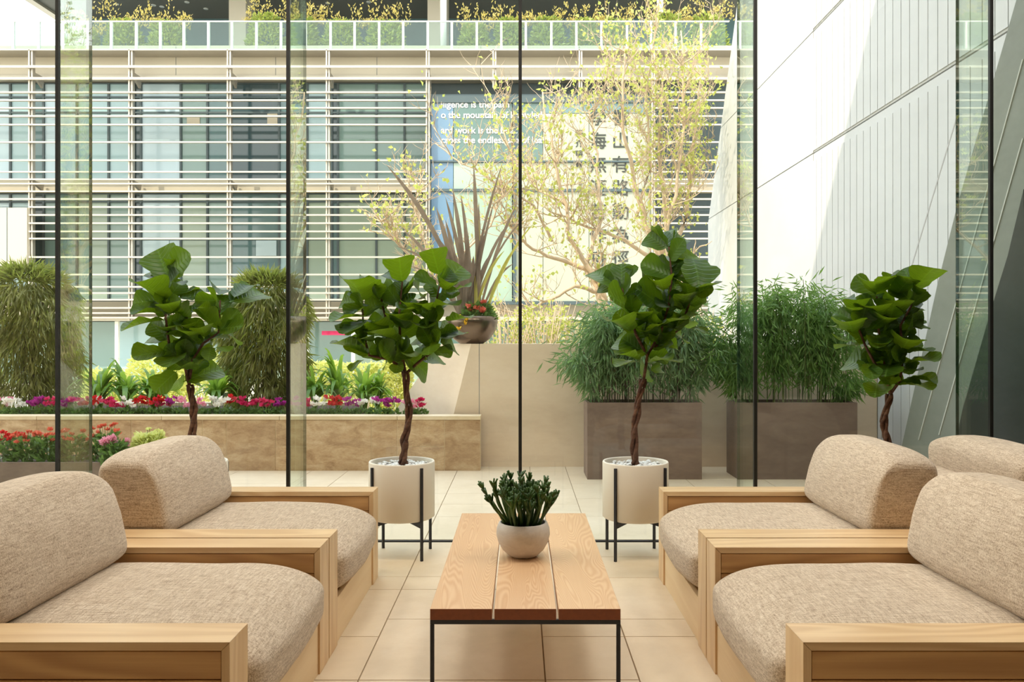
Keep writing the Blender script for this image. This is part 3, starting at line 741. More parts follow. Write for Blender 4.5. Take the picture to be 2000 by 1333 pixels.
fig('fiddle leaf fig at the right, in front of the grooved white wall', (2.200, 4.97), 1, (1620, 510), 4.761,
    [(545, 1720), (500, 1500), (565, 1240)],
    [[(565, 1240, 0), (660, 1110, -.02), (680, 850, -.02), (660, 600, 0), (760, 420, 0), (800, 280, 0)], [(565, 1240, 0), (500, 900, .03), (450, 600, 0), (440, 330, 0)],
     [(500, 1100, 0), (330, 780, -.02), (220, 500, 0)], [(560, 1000, .04), (590, 700, .06), (620, 380, .05)]],
    [((800, 275), (800, 60), 2), ((870, 220), (1012, 95), 1), ((800, 280), (900, 235), 1), ((430, 320), (285, 165), 2), ((430, 240), (468, 142), 1), ((600, 340), (630, 195), 1),
     ((700, 400), (700, 175), 2), ((590, 300), (510, 165), 1), ((780, 420), (885, 395), 1), ((220, 410), (210, 315), 1), ((225, 520), (95, 420), 1), ((230, 500), (175, 385), 1),
     ((430, 530), (260, 450), 2), ((215, 680), (55, 540), 2), ((390, 640), (400, 505), 2), ((670, 590), (525, 480), 2), ((690, 590), (820, 430), 2), ((770, 600), (895, 470), 2),
     ((760, 610), (950, 560), 1), ((660, 670), (805, 640), 2), ((170, 740), (22, 755), 1), ((290, 790), (165, 790), 1), ((340, 730), (270, 590), 2), ((440, 710), (350, 770), 1),
     ((480, 690), (610, 690), 1), ((680, 830), (590, 700), 2), ((680, 830), (875, 720), 2), ((690, 860), (825, 825), 1), ((690, 960), (845, 890), 2), ((430, 970), (265, 930), 2),
     ((350, 950), (305, 1060), 1), ((560, 960), (385, 1020), 2), ((570, 990), (640, 1000), 1), ((500, 1060), (430, 1110), 1), ((440, 1140), (322, 1215), 1), ((580, 1180), (500, 1210), 1),
     ((630, 1090), (620, 1250), 2), ((700, 1100), (898, 1090), 1), ((690, 1130), (818, 1170), 1), ((690, 1050), (778, 1020), 0), ((480, 1180), (495, 1245), 0), ((560, 560), (470, 370), 2),
     ((450, 570), (510, 430), 1), ((240, 640), (150, 560), 1), ((250, 520), (330, 400), 1), ((600, 1000), (560, 900), 1), ((450, 850), (380, 740), 1)], 24, False)

# =================================================================== BAMBOO IN CAST PLANTERS
def bamboo(label, x0, x1, y0, depth, h, fx0, fx1, ftop, seed, m, cm):
    rg = np.random.default_rng(seed); r = random.Random(seed)
    t = thing('bamboo_planter', label, 'planter', ((x0 + x1) / 2, y0 + depth / 2, 0))
    w = 0.028; mb = MB()
    y1 = y0 + depth
    mb.box(x0, y0, 0, x1, y0 + w, h); mb.box(x0, y1 - w, 0, x1, y1, h); mb.box(x0, y0 + w, 0, x0 + w, y1 - w, h); mb.box(x1 - w, y0 + w, 0, x1, y1 - w, h); mb.box(x0 + w, y0 + w, 0, x1 - w, y1 - w, .04)
    mb.build('planter_box', 'planter', t)
    MB().box(x0 + w + .001, y0 + w + .001, .041, x1 - w - .001, y1 - w - .001, h - 0.025).build('soil', 'soil', t)
    C = []; D = []; cxm = (x0 + x1) / 2
    for k in range(44):
        bx = r.uniform(x0 + .07, x1 - .07); by = r.uniform(y0 + .07, y1 - .07)
        u = (bx - x0) / (x1 - x0)
        tx = fx0 + (fx1 - fx0) * u + r.uniform(-.10, .10); ty = min(8.12, by + r.uniform(-.16, .12))
        dome = math.sqrt(max(0.06, 1 - (2 * abs((tx - (fx0 + fx1) / 2) / (fx1 - fx0))) ** 3))
        tz = h + (ftop - h) * r.uniform(.72, .97) * dome
        pts = []
        for i in range(9):
            s = i / 8; pts.append(Vector((bx + (tx - bx) * s ** 2.6, by + (ty - by) * s ** 2.2, h - .03 + (tz - h) * (1 - (1 - s) ** 1.25))))
        MB().tube(pts, [r.uniform(.0035, .006)] * 5 + [.003] * 4, 5).build('culm', cm if r.random() < .7 else 'culmg', t)
        nl = 170
        for i in range(nl):
            s = 0.20 + 0.80 * r.random() ** 0.72; f = s * 8; a = min(int(f), 7); q = pts[a].lerp(pts[a + 1], f - a)
            ang = r.uniform(0, 6.283); rad = abs(r.gauss(0, .085)) * (0.25 + s)
            out = Vector((math.cos(ang), math.sin(ang), 0))
            q = q + out * rad + Vector(((tx - cxm) * .18 * s, 0, r.uniform(-.10, .06)))
            if q.y > 8.22: q.y = 8.22 - r.random() * .12
            if q.x > 3.56: q.x = 3.5
            C.append(q[:]); dd = out * .5 + Vector(((tx - cxm) * .3, -.10, -.85 if s < .9 else -.1)); D.append(dd[:])
    C = np.array(C); D = np.array(D) + rg.normal(size=(len(D), 3)) * .3; n = len(C)
    V, F = leaf_cloud(C, D, rg.uniform(.075, .15, n), rg.uniform(.011, .020, n), rng=rg)
    o = link('bamboo_leaves', np_mesh('bamboo_leaves', V, F, m), t); o['kind'] = 'stuff'
    return t
bamboo('bamboo in a brown rectangular planter behind the right fig, against the plastered wall', 0.615, 1.665, 7.60, .42, .704, 0.46, 1.86, 1.77, 31, 'bamboob', 'culm')
bamboo('bamboo in a brown rectangular planter nearer the white concrete wall', 1.995, 3.09, 7.60, .42, .704, 1.80, 3.14, 1.92, 32, 'bamboo', 'culmg')

# =================================================================== TRAVERTINE PLANTER
PY = 8.10
t = thing('travertine_planter', 'long raised travertine stone planter full of flowers on the terrace', 'planter', (-2.8, 8.8, 0))
X_ = lambda p: (p - 1016) * PY / FPX
cols = [(-120, 72), (72, 210), (210, 256), (256, 395), (395, 442), (442, 538), (538, 595, .235), (595, 725), (725, 776, .235), (776, 868, .235), (868, 938)]
rj = random.Random(3)
for c in cols:
    a, b = X_(c[0]) + .003, X_(c[1]) - .003
    cuts = [0.0, c[2], .497] if len(c) > 2 else [0.0, .497]
    for z0, z1 in zip(cuts[:-1], cuts[1:]):
        j = rj.uniform(0, .003)
        MB().box(a, PY + j, z0 + (.003 if z0 else 0), b, PY + .17, z1 - .002).build('stone', 'travertine', t, bevel=.002)
MB().box(-5.7, PY + .006, 0, -0.39, PY + .168, .494).build('mortar_core', 'travcap', t)
xs = [-5.7, -4.72, -3.5, -2.35, -1.2, -0.384]
for a, b in zip(xs[:-1], xs[1:]):
    MB().box(a + .002, PY - .008, .4975, b - .002, PY + .19, .535).build('cap_stone', 'travcap', t, bevel=.002)
MB().box(-5.7, PY + .172, 0, -1.80, 9.75, .50).build('soil', 'soil', t)
MB().box(-1.80, PY + .172, 0, -0.82, 8.345, .50).build('soil', 'soil', t)
MB().box(-5.7, 9.752, 0, -1.80, 9.90, .535).build('rear_wall', 'travcap', t)

def petals(mb, c, n, size, r, up=0.6):
    for k in range(n):
        a = r.uniform(0, 6.28); d = Vector((math.cos(a) * .6, math.sin(a) * .6, up + r.uniform(-.3, .5))).normalized()
        s = d.orthogonal().normalized(); q = r.uniform(0, 6.28); s = (s * math.cos(q) + d.cross(s) * math.sin(q)).normalized(); l = size * r.uniform(.7, 1.1)
        p = c + Vector((r.uniform(-1, 1), r.uniform(-1, 1), r.uniform(-.6, .6))) * size * .35
        mb.add([p, p + d * l * .5 + s * l * .38, p + d * l, p + d * l * .5 - s * l * .38], [(0, 1, 2, 3)])
def mound(parent, name, c, rx, ry, rz, n, L, W, m, seed, upw=.6):
    rg = np.random.default_rng(seed); a = rg.uniform(0, 6.283, n); u = rg.uniform(0.05, 1, n) ** .5; z = rg.uniform(0, 1, n)
    C = np.stack([np.cos(a) * u * rx * (1 - z * .5), np.sin(a) * u * ry * (1 - z * .5), z * rz], 1)
    D = np.stack([np.cos(a), np.sin(a), np.full(n, upw)], 1) + rg.normal(size=(n, 3)) * .4
    V, F = leaf_cloud(C, D, rg.uniform(.7, 1.2, n) * L, rg.uniform(.7, 1.2, n) * W, rng=rg)
    o = link(name, np_mesh(name, V, F, m), parent, world=False); o['kind'] = 'stuff'; o.location = c
    return o
ORD = ['first', 'second', 'third', 'fourth', 'fifth', 'sixth', 'seventh', 'eighth', 'ninth', 'tenth']
cyc = [(-28, 'red'), (5, 'pinkp'), (20, 'whitep'), (36, 'whitep'), (60, 'magenta'), (84, 'magenta'), (102, 'crimson'), (130, 'magenta'), (150, 'crimson'), (166, 'red'), (181, 'whitep'), (194, 'red'), (207, 'crimson'), (228, 'crimson'),
       (250, 'whitep'), (268, 'red'), (286, 'red'), (304, 'red'), (320, 'crimson'), (338, 'magenta'), (354, 'pinkp'), (388, 'pinkp'), (411, 'whitep'), (435, 'whitep'), (450, 'red'),
       (480, 'crimson'), (500, 'crimson'), (518, 'crimson'), (545, 'magenta'), (572, 'magenta'), (604, 'crimson'), (622, 'whitep'), (638, 'red'), (656, 'red'), (686, 'magenta'), (705, 'whitep'),
       (728, 'whitep'), (746, 'magenta'), (768, 'magenta'), (802, 'pinkp'), (820, 'crimson')]
cname = {'red': 'red', 'pinkp': 'pink', 'whitep': 'white', 'magenta': 'magenta', 'crimson': 'crimson'}
cnt = {}
for _, c in cyc: cnt[c] = cnt.get(c, 0) + 1
seen = {}
cyc_leaf = None
for i, (pxx, c) in enumerate(cyc):
    r = random.Random(100 + i); seen[c] = seen.get(c, 0) + 1
    k = seen[c]; tot = cnt[c]
    side_ = ('%s from the left' % ORD[k - 1]) if k <= (tot + 1) // 2 else ('%s from the right' % ORD[tot - k])
    y = 8.31 if pxx > 740 else 8.38 + r.uniform(-.03, .05)
    x = (pxx - 1016) * y / FPX
    t = thing('cyclamen_plant', '%s cyclamen in the planter flower row, %s among the %s ones' % (cname[c], side_, cname[c]), 'flower', (x, y, .50), 'cyclamens along the travertine planter')
    ry = .05 if pxx <= 740 else .025
    mound(t, 'leaves', (0, 0, 0.0), .085, ry, .07, 60, .045, .038, 'darkg', 300 + i, .8)
    for j in range(6):
        mb = MB(); q = Vector((r.uniform(-.065, .065), r.uniform(-.7, .7) * ry, r.uniform(.10, .175) + (.02 if c == 'red' else 0)))
        petals(mb, q, 10, .046, r); mb.tube([(q.x * .4, q.y * .4, 0.0), (q.x, q.y, q.z)], .0014, 4, 1)
        o = link('flower', mb.mesh('flower', [c, 'darkg']), t, world=False)

def strap_plant(label, x, y, z, H, W, n, seed, m='strap'):
    r = random.Random(seed); t = thing('strap_leaf_plant', label, 'plant', (x, y, z), 'green strap leaved plants in the travertine planter')
    for k in range(n):
        a = r.uniform(0, 6.283); rr_ = r.uniform(.65, 1.3); out = Vector((math.cos(a), math.sin(a), 0)); hh = H * r.uniform(.7, 1.15) * (1.10 - .2 * rr_); w0 = r.uniform(.020, .034)
        side_ = Vector((-out.y, out.x, 0)); V = []; F = []
        N = 7
        for i in range(N + 1):
            s = i / N; p = out * (W * 1.15 * rr_ * (s ** 1.4)) + Vector((0, 0, hh * (1.75 * s - 1.15 * rr_ * s * s - .2 * s * s)))
            w = w0 * (1 - .92 * s ** 3) * (.6 + .4 * min(1, s * 4)) 
            V += [p - side_ * w, p + side_ * w]
            if i: b = 2 * i; F.append((b - 2, b - 1, b + 1, b))
        mb = MB(); mb.add(V, F); link('leaf', mb.mesh('leaf', m, True), t, world=False)
for i, (pxx, H, W, lab) in enumerate([(195, .50, .32, 'left of the left fig, nearest the fin reflection'), (245, .46, .30, 'behind the red cyclamens left of the left fig'), (300, .40, .30, 'directly left of the left fig trunk'),
                                 (425, .42, .28, 'between the left fig trunk and the weeping bamboo'), (615, .44, .28, 'just right of the second glass fin'), (660, .52, .32, 'tallest, behind the red cyclamens'),
                                 (712, .44, .30, 'left of the trunk of the fig by the table'), (738, .36, .20, 'rightmost, next to the plastered wall end')]):
    y = 8.85 + .08 * (i % 3); strap_plant('bright green strap leaved plant %s' % lab, (pxx - 1016) * y / FPX, y, .50, H * 1.5, W * .9, 44, 50 + i)

def weeping(label, x, y, z, H, W, n, seed):
    t = thing('weeping_bamboo', label, 'shrub', (x, y, z), 'weeping bamboo shrubs in the travertine planter'); rg = np.random.default_rng(seed); r = random.Random(seed)
    for k in range(18):
        a = r.uniform(0, 6.28); o = r.uniform(.02, .12); q = r.uniform(.3, .75) * W
        pts = [Vector((math.cos(a) * (o + (q - o) * s ** 2), math.sin(a) * (o + (q - o) * s ** 2) * .7, H * .93 * math.sin(min(1.0, s * 1.1) * 1.57) * (1 - .12 * s * (q / W)))) for s in [i / 6 for i in range(7)]]
        link('culm', MB().tube(pts, [.008, .007, .006, .005, .004, .003, .002], 5).mesh('culm', 'culm', True), t, world=False)
    a = rg.uniform(0, 6.283, n); h = rg.uniform(0.0, 1, n) ** .8
    prof = np.where(h > .62, np.sqrt(np.clip(1 - ((h - .62) / .38) ** 2, 0, 1)), .80 + .20 * (h / .62))
    lump = 1 + .14 * np.sin(a * 3 + h * 9 + seed) + .08 * np.sin(a * 7 - h * 17)
    rad = W * prof * lump * (1 - np.abs(rg.normal(0, .16, n)))
    C = np.stack([np.cos(a) * rad, np.sin(a) * rad * .7, .06 + h * H * .96], 1)
    D = np.stack([np.cos(a) * .45, np.sin(a) * .45, np.where(h > .9, .2, -1.0)], 1) + rg.normal(size=(n, 3)) * .32
    V, F = leaf_cloud(C, D, rg.uniform(.10, .20, n), rg.uniform(.012, .024, n), rng=rg)
    o = link('foliage', np_mesh('foliage', V, F, 'weep'), t, world=False); o['kind'] = 'stuff'
weeping('domed weeping bamboo at the left edge behind the red flowers', (52 - 1016) * 9.15 / FPX, 9.15, .50, 1.56, .56, 8500, 61)
weeping('domed weeping bamboo right of the left fig, beside the second glass fin', (520 - 1016) * 9.15 / FPX, 9.15, .50, 1.49, .46, 7000, 62)

# lime-coloured sunlit shrubs beyond the planter
for i, (pxx, h, w, lab) in enumerate([(205, .85, .6, 'behind the strap leaves at the far left'), (300, 1.05, .65, 'left of the left fig stems'), (385, 1.12, .62, 'behind the left fig crown'),
                                      (620, .98, .6, 'behind the strap leaves beside the second glass fin'), (705, .95, .55, 'left of the fig by the table'), (775, 1.0, .35, 'beside the folded end of the plastered wall')]):
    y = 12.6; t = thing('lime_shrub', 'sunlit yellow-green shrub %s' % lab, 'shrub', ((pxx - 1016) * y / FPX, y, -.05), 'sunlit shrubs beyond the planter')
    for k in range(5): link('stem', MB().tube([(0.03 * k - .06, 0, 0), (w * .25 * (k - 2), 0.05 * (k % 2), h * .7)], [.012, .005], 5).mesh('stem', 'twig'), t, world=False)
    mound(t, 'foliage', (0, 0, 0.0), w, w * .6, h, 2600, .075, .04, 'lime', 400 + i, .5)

# =================================================================== FLOWER TROUGH NEAR THE GLASS
t = thing('flower_trough', 'dark grey trough of mixed flowers outside the glass at the left', 'planter', (-3.6, 6.45, 0))
TX0_, TX1_, TYF, TYB, TH = -4.6, -2.74, 6.25, 6.66, .36
mb = MB(); w = .02
mb.box(TX0_, TYF, 0, TX1_, TYF + w, TH); mb.box(TX0_, TYB - w, 0, TX1_, TYB, TH); mb.box(TX0_, TYF + w, 0, TX0_ + w, TYB - w, TH); mb.box(TX1_ - w, TYF + w, 0, TX1_, TYB - w, TH)
mb.build('trough', 'planter', t)
MB().box(TX0_ + w, TYF + w, 0, TX1_ - w, TYB - w, TH - .03).build('soil', 'soil', t)
def flowering(name, label, pxx, col, leafm, h, n, heads, size, seed, w=.14, y=6.42, cat='flower', ball=False):
    r = random.Random(seed); x = (pxx - 1016) * y / FPX
    t = thing(name, label, cat, (x, y, TH - .03), 'plants in the grey trough')
    mound(t, 'leaves', (0, 0, 0), w, w * .9, h * .8, n, .055, .036, leafm, seed, .8)
    for j in range(heads):
        a = r.uniform(0, 6.28); q = Vector((math.cos(a) * w * r.uniform(.1, 1), math.sin(a) * w * r.uniform(.1, .9), h * r.uniform(.72, 1.05)))
        mb = MB(); petals(mb, q, 34 if ball else 16, size, r, .5)
        if ball:
            for k in range(30):
                d = Vector((r.gauss(0, 1), r.gauss(0, 1), r.gauss(0, 1))).normalized(); petals(mb, q + d * size * .9, 2, size * .45, r)
        mb.tube([(q.x * .4, q.y * .4, .02), (q.x, q.y, q.z)], .002, 4, 1)
        link('flower_head', mb.mesh('flower_head', [col, 'darkg']), t, world=False)
flowering('kalanchoe_plant', 'bright red kalanchoe at the left frame edge in the grey trough', 10, 'red', 'darkg', .22, 220, 12, .030, 71)
flowering('kalanchoe_plant', 'coral red kalanchoe in the trough left of the first glass fin', 52, 'coral', 'darkg', .23, 220, 14, .028, 72)
flowering('kalanchoe_plant', 'coral kalanchoe in the trough directly behind the first black joint', 95, 'coral', 'darkg', .24, 220, 14, .028, 73)
flowering('kalanchoe_plant', 'coral kalanchoe seen through the first glass fin', 145, 'coral', 'darkg', .24, 220, 12, .028, 74)
flowering('kalanchoe_plant', 'coral kalanchoe right of the first glass fin, above the pink blooms', 208, 'coral', 'darkg', .27, 200, 10, .028, 75, .12, 6.5)
flowering('hydrangea_plant', 'pale pink round-headed flowers in the trough beside the armchair cushion', 226, 'pinkp', 'darkg', .19, 240, 7, .036, 76, .12, 6.34, ball=True)
flowering('lime_shrub', 'small lime green shrub at the right end of the grey trough', 292, 'lime', 'lime', .27, 900, 5, .02, 77, .16, 6.42, 'shrub')

# =================================================================== FLAX POT ON THE WALL
FX, FY = -0.50, 8.53
t = thing('potted_flax', 'bronze spiky flax in a burnished bowl on the plastered wall', 'potted plant', (FX, FY, WT))
link('metal_bowl', MB().lathe([(0, .001), (.12, .001), (.19, .05), (.25, .14), (.27, .22), (.265, .275), (.255, .28), (.25, .26), (.2, .24), (0, .24)], n=48).mesh('metal_bowl', 'bronze', True), t, world=False)
tips = [((755, 322), .052), ((925, 320), .05), ((884, 370), .05), ((980, 322), .03), ((852, 405), .058), ((833, 430), .05), ((1010, 398), .035), ((1044, 435), .025), ((1003, 515), .03), ((787, 450), .04),
        ((770, 480), .028), ((905, 400), .05), ((935, 430), .05), ((950, 450), .05), ((870, 430), .05), ((990, 440), .035), ((965, 395), .03), ((860, 470), .05), ((915, 460), .055), ((940, 480), .05), ((895, 430), .05), ((1020, 470), .025),
        ((1030, 420), .02), ((800, 520), .03), ((880, 480), .05), ((925, 500), .05), ((955, 500), .045), ((985, 490), .03), ((840, 480), .045), ((900, 380), .04), ((870, 385), .04), ((935, 395), .04)]
rf = random.Random(8)
for i, ((tx, ty), w0) in enumerate(tips):
    dy = rf.uniform(-.35, .35); tip = px(tx, ty, FY + dy * .5) - Vector((FX, FY, WT)); b = Vector((rf.uniform(-.09, .09) + tip.x * .06, rf.uniform(-.08, .08), .24))
    side_ = (tip - b).cross(Vector((rf.uniform(-.4, .4), -1, rf.uniform(-.2, .2)))).normalized(); V = []; F = []
    sag = Vector((0, 0, 1)) * (.08 + .10 * abs(tip.x - b.x))
    for k in range(9):
        s = k / 8; p = b.lerp(tip, s) + sag * math.sin(s * 3.14) ; w = w0 * .5 * (.55 + .9 * math.sin(min(s * 1.25, 1) * 1.57) * .5) * (1 - s ** 5) + .001
        V += [p - side_ * w, p + Vector((0, -.0, 0)) + side_.cross(tip).normalized() * -w * .35, p + side_ * w]
        if k: q = 3 * k; F += [(q - 3, q - 2, q + 1, q), (q - 2, q - 1, q + 2, q + 1)]
    mb = MB(); mb.add(V, F); link('leaf', mb.mesh('leaf', 'flax' if i not in (7, 12, 21, 27) else 'flaxy', True), t, world=False)
mound(t, 'trailing_leaves', (0.06, -.04, .24), .2, .16, .16, 500, .06, .03, 'darkg', 88, .6)
for j in range(7):
    mb = MB(); q = Vector((rf.uniform(-.06, .14), rf.uniform(-.2, .0), rf.uniform(.30, .42))); petals(mb, q, 16, .045, rf); mb.tube([(q.x * .5, q.y * .5, .24), q], .002, 4, 1); link('red_flower', mb.mesh('red_flower', ['coral', 'darkg']), t, world=False)
for j in range(5):
    mb = MB(); q = Vector((rf.uniform(-.14, .0), rf.uniform(-.27, -.2), rf.uniform(.14, .26))); petals(mb, q, 12, .04, rf); mb.tube([(q.x * .9, -.2, .26), q], .002, 4, 1); link('yellow_flower', mb.mesh('yellow_flower', ['yellowp', 'darkg']), t, world=False)

# =================================================================== SPRING TREES BEYOND THE WALL
def tree(label, base, limbs, seed, nleaf, twigs=9, up=.5, tw_len=.9):
    """limbs: lists of world points; recursive twigs grow from them"""
    r = random.Random(seed); rg = np.random.default_rng(seed)
    t = thing('spring_tree', label, 'tree', base)
    B = Vector(base); tipsP = []; tipsD = []
    tw = MB()
    def grow(p, d, L, rad, lev):
        n = 5; pts = [p]; q = p.copy(); d = d.normalized()
        for i in range(n):
            d = (d + Vector((r.uniform(-.28, .28), r.uniform(-.28, .28), r.uniform(-.12, .26) * up * 2))).normalized()
            if q.x + B.x > 3.3: d.x = -abs(d.x)
            q = q + d * L / n; pts.append(q.copy())
            if lev >= 1 and i >= 1: tipsP.append(q[:]); tipsD.append(d[:])
        tw.tube(pts, [rad * (1 - .7 * i / n) for i in range(n + 1)], 4 if lev else 5, cap=False)
        if lev < 2:
            for k in range(4 if lev == 0 else 3):
                s = r.randrange(1, n + 1); a = Vector((r.uniform(-1, 1), r.uniform(-1, 1), r.uniform(-.2, 1))).normalized()
                grow(pts[s], (d * .8 + a).normalized(), L * r.uniform(.45, .75), rad * .62, lev + 1)
    for li, (pts, r0, r1, dens) in enumerate(limbs):
        P = [Vector(p) for p in pts]; sm = []
        for i in range(len(P) - 1):
            for k in range(4):
                a = P[i].lerp(P[i + 1], k / 4); sm.append(a + Vector((r.uniform(-1, 1), r.uniform(-1, 1), r.uniform(-1, 1))) * .025)
        sm.append(P[-1]); n = len(sm)
        MB().tube([s - B for s in sm], [r0 + (r1 - r0) * i / (n - 1) for i in range(n)], 7).build('trunk' if li == 0 else 'limb', 'twig', t, True, world=False)
        for k in range(int(dens * twigs)):
            f = (r.random() ** .7) * (n - 1); i = min(int(f), n - 2); q = sm[i].lerp(sm[i + 1], f - i); d = (sm[i + 1] - sm[i]).normalized()
            a = Vector((r.uniform(-1, 1), r.uniform(-1, 1), r.uniform(-.4, 1.0))).normalized()
            grow(q - B, d * .5 + a, tw_len * r.uniform(.5, 1.1), max(.011, r1 * .7), 0)
    o = link('twigs', tw.mesh('twigs', 'twig', True), t, world=False); o['kind'] = 'stuff'
    C = np.array(tipsP); D = np.array(tipsD); idx = rg.integers(0, len(C), nleaf)
    C = C[idx] + rg.normal(size=(nleaf, 3)) * .07; D = D[idx] + rg.normal(size=(nleaf, 3)) * .9
    V, F = leaf_cloud(C, D, rg.uniform(.045, .10, nleaf), rg.uniform(.035, .075, nleaf), rng=rg)
    o = link('young_leaves', np_mesh('young_leaves', V, F, 'treeleaf'), t, world=False); o['kind'] = 'stuff'
q = lambda x, y, Y: px(x, y, Y)[:]
tree('sparse spring tree with many upright shoots beside the white concrete wall', (2.62, 14.5, -.05),
     [([(2.62, 14.5, -.05), q(1318, 600, 14.4), q(1312, 560, 14.3), q(1290, 515, 14.2)], .11, .07, .5),
      ([q(1300, 530, 14.2), q(1262, 440, 14.0), q(1235, 340, 13.8), q(1215, 230, 13.6), q(1220, 90, 13.5)], .055, .015, 2.2),
      ([q(1305, 520, 14.3), q(1300, 400, 14.4), q(1285, 280, 14.5), q(1300, 120, 14.6)], .05, .012, 2.4),
      ([q(1305, 520, 14.4), q(1340, 420, 14.5), q(1352, 300, 14.6), q(1370, 140, 14.8)], .05, .012, 2.4),
      ([q(1290, 500, 14.1), q(1320, 380, 14.0), q(1335, 240, 13.9), q(1330, 60, 13.8)], .04, .012, 2.4),
      ([q(1240, 430, 14.0), q(1270, 330, 14.1), q(1262, 200, 14.1), q(1285, 30, 14.1)], .03, .01, 2.0),
      ([q(1300, 520, 14.2), q(1220, 470, 13.6), q(1140, 440, 13.2), q(1075, 415, 13.0)], .04, .012, 1.6)], 201, 2500, 11, .7, .75)
tree('gnarled spring tree spreading low branches behind the central glass joint', (1.35, 13.0, -.05),
     [([(1.35, 13.0, -.05), q(1190, 640, 13), q(1170, 560, 13), q(1145, 520, 13)], .09, .06, .5),
      ([q(1180, 590, 13), q(1165, 540, 12.9), q(1112, 470, 12.8), q(1105, 400, 12.7), q(1080, 300, 12.6), q(1060, 180, 12.6)], .05, .012, 2.2),
      ([q(1150, 525, 13), q(1080, 505, 12.8), q(1030, 480, 12.6), q(985, 430, 12.5)], .04, .012, 1.6),
      ([q(1105, 400, 12.8), q(1050, 370, 13.1), q(1000, 300, 13.2), q(960, 200, 13.3)], .03, .01, 1.8),
      ([q(1170, 570, 13), q(1120, 560, 12.7), q(1060, 590, 12.5), q(1010, 620, 12.4)], .04, .012, 1.5),
      ([q(1145, 520, 13), q(1175, 420, 13.2), q(1165, 300, 13.3), q(1150, 200, 13.3)], .035, .01, 2.2),
      ([q(1080, 470, 12.8), q(1040, 400, 12.6), q(925, 330, 12.6), q(850, 280, 12.7)], .025, .008, 1.4)], 202, 1150, 9.5, .45, .75)
tree('small pale twiggy tree behind the bronze flax', (-1.2, 12.2, -.05),
     [([(-1.2, 12.2, -.05), q(845, 640, 12.2), q(850, 560, 12.2)], .05, .04, .3),
      ([q(850, 580, 12.2), q(800, 500, 12.0), q(760, 440, 11.9), q(740, 430, 11.9)], .025, .008, 1.8),
      ([q(850, 570, 12.2), q(830, 480, 12.3), q(810, 400, 12.3), q(830, 330, 12.3)], .025, .008, 1.8),
      ([q(850, 570, 12.2), q(900, 500, 12.3), q(960, 440, 12.3), q(990, 360, 12.3)], .025, .008, 1.6)], 203, 420, 11, .4, .5)
# pale leafy shrubs behind the low wall
for i, (pxx, h, w, lab) in enumerate([(985, 1.6, .7, 'behind the wall left of the central black joint'), (1060, 1.75, .7, 'behind the wall right of the central black joint'), (1120, 1.55, .6, 'behind the wall beside the first bamboo'), (1370, 1.6, .5, 'behind the wall by the concrete wall')]):
    y = 11.6; t = thing('lime_shrub', 'pale twiggy sunlit shrub %s' % lab, 'shrub', ((pxx - 1016) * y / FPX, y, -.008), 'twiggy shrubs behind the low wall')
    mb = MB(); r = random.Random(i)
    for k in range(60):
        a = r.uniform(0, 6.28); o_ = r.uniform(.2, 1) * w; mb.tube([(0, 0, 0), (math.cos(a) * o_ * .5, math.sin(a) * o_ * .4, h * .6), (math.cos(a) * o_, math.sin(a) * o_ * .7, h * r.uniform(.8, 1.1))], [.012, .007, .003], 4)
    o = link('twigs', mb.mesh('twigs', 'twig', True), t, world=False); o['kind'] = 'stuff'
    mound(t, 'foliage', (0, 0, h * .35), w, w * .6, h * .65, 900, .06, .035, 'treeleaf', 500 + i, .4)

# =================================================================== OFFICE BUILDING
BYL, BYG = 24.0, 24.9
fx = lambda p, Y=BYL: (p - 1016) * Y / FPX
fz = lambda p, Y=BYL: EYE - (p - 660) * Y / FPX
bld = thing('office_building', 'office building with rows of pale horizontal louvres across the plaza', 'building', (0, 27, -.05))
XL, XR = -24.0, 9.5
# body, slabs
MB().box(XL, BYG + .12, -.05, XR, 34, fz(97)).build('wall', 'mull', bld)
MB().box(XL, BYG - .35, fz(155, BYG), XR, BYG + .12, fz(97, BYG)).build('fascia', 'cream', bld)
MB().box(XL, BYG - .40, fz(161, BYG), XR, BYG + .1, fz(155.5, BYG)).build('sill_band', 'louver', bld)
MB().box(XL, BYG - .95, fz(99.5), XR, BYG + .1, fz(96.5)).build('coping', 'post', bld)
for p in (353, 545, 740, 940, 1130, 1320):
    MB().box(fx(p, BYG) - .006, BYG - .355, fz(154, BYG), fx(p, BYG) + .006, BYG - .349, fz(99, BYG)).build('fascia_joint', 'mull', bld)
MB().box(XL, BYG - .22, fz(377, BYG), XR, BYG + .12, fz(352, BYG)).build('floor_band', 'cream', bld)
MB().box(XL, BYG - .3, fz(628, BYG), XR, BYG + .12, fz(590, BYG)).build('floor_band', 'cream', bld)
MB().box(XL, BYG - .9, fz(627, BYL), XR, BYG - .3, fz(619, BYL)).build('floor_band', 'louver', bld)
